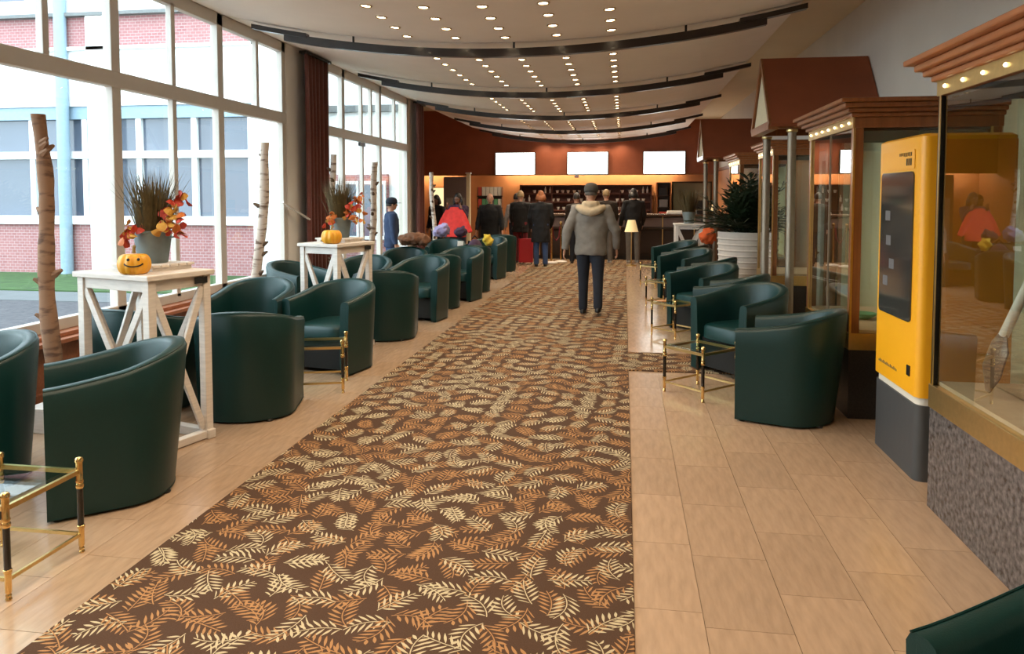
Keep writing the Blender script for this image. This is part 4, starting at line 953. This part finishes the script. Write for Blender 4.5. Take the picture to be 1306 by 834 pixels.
# ------------------------------------------------------------------ people
def person(label, loc, face_deg, height, top_m, leg_m, shoe_m, skin_m='skin', hair='hair_dark', hair_len=0, cap=None, hood=None, coat_len=.0, arms=None, stride=0.0, bend=0.0, extra=None, bulk=1.0, head_turn=0.0, hide_hair=False):
    s = height / 1.75
    t = thing('person', label, 'person', loc, math.radians(face_deg)); V = lambda x, y, z: Vector((x, y, z)) * s
    # faces local +y
    def lean(p): return Vector((p[0], p[1] + math.tan(bend) * max(0, p[2] - .95), p[2]))
    Q = lambda x, y, z: lean((x, y, z)) * s
    legs = []
    for sd in (-1, 1):
        fy = stride * sd
        hip = V(sd * .095, 0, .92); knee = V(sd * .10, fy * .55 + .02, .49); ank = V(sd * .105, fy - (.02 if fy < 0 else 0), .09 + (.05 if fy < -.05 else 0))
        legs.append((hip, knee, ank, sd))
    A = arms or ((.22, 0, .02), (.22, 0, .02))
    # arms: list of (shoulder, elbow, wrist, hand dir)
    arm = []
    for sd, spec in zip((-1, 1), A):
        sh_ = Q(sd * .185, 0, 1.42)
        if len(spec) == 3:
            o_, fwd, fl = spec; el = sh_ + V(sd * (o_ - .14), fwd * .5 - .02, -.29); wr = el + V(sd * fl, fwd + .03, -.24)
        else: el, wr = V(sd * spec[0], spec[1], spec[2]), V(sd * spec[3], spec[4], spec[5])
        arm.append((sh_, el, wr, sd))
    hc = Q(0, .02, 1.635)
    body = MB()
    body.tube([Q(0, 0, .86), Q(0, 0, 1.0), Q(0, .01, 1.2), Q(0, 0, 1.38), Q(0, 0, 1.46)], [.14 * s, .135 * s, .15 * s, .16 * s, .10 * s], 16, flat=.72, up=(0, 1, 0))
    body.tube([Q(0, -.005, 1.42), Q(0, .0, 1.50), Q(0, .012, 1.58)], [.065 * s, .054 * s, .055 * s], 12)
    body.ell(hc, (.076 * s, .095 * s, .118 * s), 16, 12)
    body.ell(hc + V(0, .035, -.065), (.055 * s, .055 * s, .05 * s), 12, 8)
    body.tube([hc + V(0, .085, .012), hc + V(0, .108, -.022), hc + V(0, .092, -.034)], [.012 * s, .017 * s, .014 * s], 8)
    for sd in (-1, 1): body.ell(hc + V(sd * .077, -.005, -.012), (.012 * s, .02 * s, .032 * s), 8, 6)
    for hip, knee, ank, sd in legs:
        body.tube([hip + V(0, 0, .03), (hip + knee) / 2, knee, (knee + ank) / 2 + V(0, -.015, .04), ank], [.072 * s, .058 * s, .040 * s, .040 * s, .032 * s], 12)
        body.tube([ank + V(0, -.03, -.045), ank + V(0, .05, -.05), ank + V(0, .13, -.06)], [.035 * s, .035 * s, .026 * s], 10)
    for sh_, el, wr, sd in arm:
        body.tube([sh_ - V(sd * .05, 0, 0), sh_, (sh_ + el) / 2, el, (el + wr) / 2, wr], [.05 * s, .052 * s, .045 * s, .036 * s, .035 * s, .026 * s], 10)
        d = (wr - el).normalized(); side = d.cross(Vector((0, 1, 0))); side = side.normalized() if side.length > .15 else Vector((1, 0, 0)); fw = side.cross(d).normalized()
        if fw.y < 0: fw = -fw
        pm = wr + d * .045 * s
        body.tube([wr, pm, wr + d * .09 * s], [.024 * s, .038 * s, .036 * s], 10, flat=.42, up=side)
        for k in range(4):
            ln = (.062, .072, .068, .052)[k]; off = fw * (.033 - .022 * k) * s; b0 = wr + d * .082 * s + off
            body.tube([b0, b0 + d * ln * .55 * s, b0 + d * ln * .9 * s - side * sd * .018 * s, b0 + d * ln * s - side * sd * .034 * s], [.0095 * s, .009 * s, .0085 * s, .006 * s], 7)
        b0 = wr + d * .03 * s + fw * .026 * s
        body.tube([b0, b0 + (d * .6 + fw * .8) * .03 * s, b0 + (d * .9 + fw * .45) * .062 * s], [.012 * s, .011 * s, .008 * s], 7)
    b = remesh(body, 'body', skin_m, .0085, 2, t)
    # face
    for sd in (-1, 1): MB().ell(hc + V(sd * .031, .083, .010), (.012 * s, .008 * s, .008 * s), 8, 6).build('eye', 'eye_white', b, smooth=True)
    for sd in (-1, 1): MB().ell(hc + V(sd * .031, .0905, .010), (.006 * s, .003 * s, .006 * s), 8, 6).build('iris', 'black_paint', b, smooth=True)
    MB().ell(hc + V(0, .086, -.062), (.024 * s, .008 * s, .008 * s), 10, 6).build('mouth', 'lips', b, smooth=True)
    # jacket
    j = MB(); zb = .80 - coat_len
    bk = bulk
    lo = .185 if coat_len < .1 else .20
    j.tube([V(0, 0, zb), V(0, 0, zb + .03), V(0, .0, .98), Q(0, .015, 1.16), Q(0, .01, 1.33), Q(0, 0, 1.44), Q(0, 0, 1.50)], [lo * bk * s, (lo + .008) * bk * s, .188 * bk * s, .198 * bk * s, .205 * bk * s, .165 * s, .085 * s], 22, flat=.70, up=(0, 1, 0))
    for sh_, el, wr, sd in arm:
        d = (wr - el).normalized()
        j.tube([sh_ - V(sd * .06, 0, .01), sh_ + V(sd * .012, 0, .0), (sh_ + el) / 2, el, (el + wr) / 2, wr - d * .01, wr + d * .012], [.085 * s, .078 * bk * s, .068 * bk * s, .060 * bk * s, .055 * bk * s, .048 * s, .046 * s], 14)
    jk = remesh(j, 'jacket', top_m, .014, 4, t)
    tex = bpy.data.textures.get('folds') or bpy.data.textures.new('folds', 'CLOUDS'); tex.noise_scale = .16
    dm = jk.modifiers.new('folds', 'DISPLACE'); dm.texture = tex; dm.strength = .035; dm.mid_level = .55
    tr = MB()
    for hip, knee, ank, sd in legs:
        tr.tube([hip + V(0, 0, .08), hip, (hip + knee) / 2, knee, (knee + ank) / 2, ank + V(0, 0, -.02), ank + V(0, .005, -.045)], [.105 * s, .105 * s, .092 * s, .074 * s, .066 * s, .062 * s, .060 * s], 14)
    tr.tube([V(0, 0, .84), V(0, 0, .92), V(0, 0, 1.02)], [.15 * s, .165 * s, .155 * s], 16, flat=.72, up=(0, 1, 0))
    remesh(tr, 'trousers', leg_m, .014, 3, t)
    for hip, knee, ank, sd in legs:
        g0 = ank - V(0, 0, .09)
        sh2 = MB().loft([[g0 + V(w * math.cos(2 * PI * k / 16) * (1 if math.sin(2 * PI * k / 16) < 0 else .9), .05 + l * math.sin(2 * PI * k / 16), z) for k in range(16)] for z, w, l in ((0.0, .045, .135), (.02, .048, .138), (.05, .044, .12), (.085, .036, .07))])
        sh2.build('shoe', shoe_m, t, smooth=True)
    # hair / cap / hood
    if hair and not hide_hair:
        h = MB(); n_, m_ = 20, 12
        rings = []
        for i in range(m_ + 1):
            a = PI / 2 - (PI * .60) * i / m_
            rg2 = []
            for k in range(n_):
                an = 2 * PI * k / n_; fr_ = max(0, math.sin(an)); cut = a + (fr_ ** 1.5) * (.9 * max(0, (.35 - a))) if a < .35 else a
                rr = Vector((.084 * math.cos(cut) * math.cos(an), .103 * math.cos(cut) * math.sin(an), .127 * math.sin(cut)))
                rg2.append(hc + V(0, -.008, .006) + rr * s + (V(0, 0, 0)))
            rings.append(rg2)
        h.loft(rings)
        if hair_len:
            h.tube([hc + V(0, -.05, .03), hc + V(0, -.075, -.05), hc + V(0, -.085, -.05 - hair_len * .6), hc + V(0, -.08, -.05 - hair_len)], [.082 * s, .092 * s, .09 * s, .05 * s], 14, flat=.6, up=(0, 1, 0))
            for sd in (-1, 1): h.tube([hc + V(sd * .07, -.02, .04), hc + V(sd * .088, -.01, -.06), hc + V(sd * .085, 0, -.08 - hair_len * .7)], [.025 * s, .035 * s, .02 * s], 8)
        h.build('hair', hair, t, smooth='all')
    if cap:
        c = MB(); c.loft([[hc + V(.092 * r * math.cos(2 * PI * k / 24), -.004 + .110 * r * math.sin(2 * PI * k / 24), z) for k in range(24)] for r, z in ((1.0, .015), (1.03, .04), (1.0, .075), (.85, .112), (.55, .132), (.15, .140))])
        cp_ = c.build('cap', cap, t, smooth='all')
        MB().loft([[hc + V(.075 * math.cos(PI * k / 10), .08 + l * math.sin(PI * k / 10), z) for k in range(11)] for l, z in ((.11, .022), (.11, .030))]).build('brim', cap, cp_)
    if hood:
        hd = MB(); 
        pts = [Q(.175, .03, 1.455), Q(.165, -.07, 1.44), Q(.10, -.135, 1.40), Q(0, -.155, 1.375), Q(-.10, -.135, 1.40), Q(-.165, -.07, 1.44), Q(-.175, .03, 1.455)]
        hd.tube(pts, [.03 * s, .045 * s, .052 * s, .055 * s, .052 * s, .045 * s, .03 * s], 12)
        hd.tube([Q(.10, -.04, 1.50), Q(.06, -.10, 1.485), Q(0, -.115, 1.475), Q(-.06, -.10, 1.485), Q(-.10, -.04, 1.50)], [.03 * s, .05 * s, .055 * s, .05 * s, .03 * s], 12)
        hd.tube([Q(0, -.06, 1.50), Q(0, -.11, 1.44), Q(0, -.14, 1.36)], [.11 * s, .12 * s, .05 * s], 14, flat=.45, up=(0, 1, 0))
        remesh(hd, 'hood', hood, .012, 4, t)
    if extra: extra(t, s, V)
    return t
person('man in grey hooded jacket and dark jeans walking along the carpet', (-.44, 9.95, .011), 0, 1.745, 'hoodie_grey', 'jeans_dark', 'shoe_black', cap='cap_grey', hood='hood_cream', arms=((.27, -.04, .03), (.29, .05, .01)), stride=-.10, hair='hair_grey', bulk=1.14)
person('young person in navy jacket and dark cap standing by the terrace window', (-3.98, 12.3, 0), -60, 1.56, 'navy', 'jeans_blue', 'shoe_black', cap='jeans_dark', arms=((.2, .02, 0), (.2, .02, 0)), hair='hair_dark', bulk=1.05)
def red_coat(t, s, V):
    c = MB(); c.tube([V(0, .24, .78), V(0, .25, .95), V(0, .24, 1.15), V(0, .22, 1.36), V(0, .20, 1.44)], [.30 * s, .31 * s, .25 * s, .17 * s, .10 * s], 20, flat=.30, up=(0, 1, 0))
    for sd in (-1, 1): c.tube([V(sd * .14, .21, 1.36), V(sd * .27, .23, 1.15), V(sd * .40, .24, .88)], [.07 * s, .065 * s, .055 * s], 12)
    remesh(c, 'held_jacket', 'coat_red', .018, 4, t)
person('woman with long dark hair spreading out a bright red jacket', (-3.52, 15.5, 0), 170, 1.66, 'purple_dark', 'jeans_dark', 'shoe_black', 'skin_dark', 'hair_dark', .18, arms=((.25, .12, 1.20, .18, .20, 1.40), (.25, .12, 1.20, .18, .20, 1.40)), extra=red_coat)
person('bald man in black coat standing beside the woman with red jacket', (-3.0, 16.5, 0), 175, 1.66, 'coat_black', 'jeans_dark', 'shoe_black', 'skin', 'hair_grey', arms=((.24, .05, .03), (.24, .05, .03)), bulk=1.18, hide_hair=True, coat_len=.12)
person('person in black coat and dark red trousers queueing at reception', (-2.46, 17.55, 0), -10, 1.72, 'coat_black', 'trousers_red', 'shoe_black', 'skin', 'hair_blond', arms=((.2, .12, -.02), (.2, .12, -.02)), coat_len=.06, bulk=1.08)
person('ginger haired woman in long black coat and blue jeans queueing', (-1.86, 16.62, .011), 8, 1.70, 'coat_black', 'jeans_blue', 'shoe_black', 'skin', 'hair_ginger', .06, arms=((.22, .14, -.04), (.22, .12, -.04)), coat_len=.24, bulk=1.1)
person('dark haired person in brown coat at the counter beyond the walking man', (-1.12, 17.6, .011), 5, 1.66, 'coat_brown', 'jeans_dark', 'shoe_black', 'skin', 'hair_dark', 0, arms=((.2, .1, 0), (.2, .1, 0)))
person('blond person in brown jacket and grey trousers at the counter', (-.42, 17.7, .011), 20, 1.74, 'coat_brown', 'trousers_grey', 'shoe_grey', 'skin', 'hair_blond', 0, arms=((.22, .14, 0), (.22, .14, 0)), bulk=1.1)
person('person in long black hooded coat next to the brass floor lamp', (.22, 17.95, .011), 15, 1.76, 'coat_black', 'trousers_grey', 'shoe_grey', 'skin', 'hair_dark', .05, arms=((.22, .10, 0), (.22, .10, 0)), coat_len=.05, bulk=1.1)
person('person in dark coat with grey scarf behind the thin birch log', (-4.5, 17.5, 0), 150, 1.62, 'coat_black', 'jeans_dark', 'shoe_black', 'skin_dark', 'hair_dark', .08, arms=((.2, .05, 0), (.2, .05, 0)))
person('person in pale grey top partly hidden behind the bald man', (-2.62, 18.0, 0), 0, 1.66, 'grey_light', 'jeans_dark', 'shoe_black', 'skin', 'hair_dark', 0)

# ------------------------------------------------------------------ luggage and clothes
def blob(name, label, cat, m, pts, voxel=.02, group=None, loc=(0, 0, 0), rest=None):
    mb = MB()
    for c, r in pts: mb.ell(c, r, 12, 8)
    o = remesh(mb, name, m, voxel, 3); o.location = loc
    tx_ = bpy.data.textures.get('crumple') or bpy.data.textures.new('crumple', 'CLOUDS'); tx_.noise_scale = .06
    d = o.modifiers.new('crumple', 'DISPLACE'); d.texture = tx_; d.strength = .10
    if rest is not None:
        ev = o.evaluated_get(bpy.context.evaluated_depsgraph_get()); o.location.z = rest + .003 - min(v.co.z for v in ev.data.vertices)
    return tag(o, label, cat, group)
blob('fur_coat', 'brown fur coat bundled over an armchair back', 'coat', 'fur_brown', [((0, 0, .0), (.22, .15, .10)), ((.13, -.03, -.02), (.12, .12, .09)), ((-.14, 0, -.02), (.13, .12, .08))], loc=(-3.28, 11.34, .84), rest=.802)
blob('lavender_jacket', 'lavender jacket bundled on an armchair back', 'jacket', 'lavender', [((0, 0, 0), (.15, .11, .12)), ((.05, -.02, .03), (.10, .10, .12)), ((-.08, -.02, -.02), (.09, .1, .10))], loc=(-3.46, 13.84, .88), rest=.802)
blob('dark_bag', 'dark patterned bag lying beside the lavender jacket', 'bag', 'purple_dark', [((0, 0, 0), (.12, .10, .09)), ((.04, 0, .04), (.08, .08, .07))], loc=(-3.10, 13.84, .88), rest=.802)
bp = thing('backpack', 'dark purple backpack standing on an armchair', 'backpack', (-2.47, 12.14, .445), .3)
mb = MB(); mb.ell((0, 0, .22), (.145, .11, .22)); mb.ell((0, -.07, .16), (.11, .07, .13)); remesh(mb, 'bag_body', 'purple_dark', .02, 3, bp)
for sd in (-1, 1): MB().tube([(sd * .09, .10, .40), (sd * .10, .17, .28), (sd * .10, .12, .10)], .018, 8, flat=.5).build('strap', 'coat_black', bp, smooth=True)
MB().tube([(-.05, .03, .44), (0, .03, .49), (.05, .03, .44)], .012, 8).build('grab_handle', 'coat_black', bp, smooth=True)
ppr = thing('paper_bag', 'white paper sheet propped against the dark backpack', 'paper', (-2.735, 12.12, .447), .3); MB().box(-.05, .05, -.006, .006, 0.008, .40, Matrix.Rotation(.06, 4, 'Y')).build('sheet', 'paper_white', ppr); MB().box(-.05, .05, -.02, .02, .0, .007).build('fold', 'paper_white', ppr)
blob('yellow_scarf', 'yellow scarf bundle beside the dark backpack', 'scarf', 'yellow_cloth', [((0, 0, 0), (.08, .07, .09)), ((.02, 0, -.04), (.07, .07, .07))], loc=(-2.24, 12.05, .78), rest=.765)
sc_ = thing('suitcase', 'upright red suitcase behind the black coated person in the queue', 'suitcase', (-2.28, 17.2, 0), .1)
MB().loft([rrect(-.17, .17, -.10, .10, .04, .05), rrect(-.17, .17, -.10, .10, .04, .60)]).build('shell', 'red_case', sc_, smooth=True)
for sx in (-1, 1):
    for sy in (-1, 1): MB().tube([(sx * .13 - .012, sy * .06, .025), (sx * .13 + .012, sy * .06, .025)], .025, 12).build('wheel', 'black_plastic', sc_, smooth=True)
MB().tube([(-.08, .06, .60), (-.08, .06, .88), (.08, .06, .88), (.08, .06, .60)], .010, 8).build('pull_handle', 'dark_metal', sc_, smooth=True)
oc = blob('orange_jacket', 'orange jacket bundled on an armchair back near the big white planter', 'jacket', 'orange_cloth', [((0, 0, 0), (.14, .08, .12)), ((.02, 0, .04), (.11, .09, .12))], loc=(1.36, 12.53, .86), rest=.802)
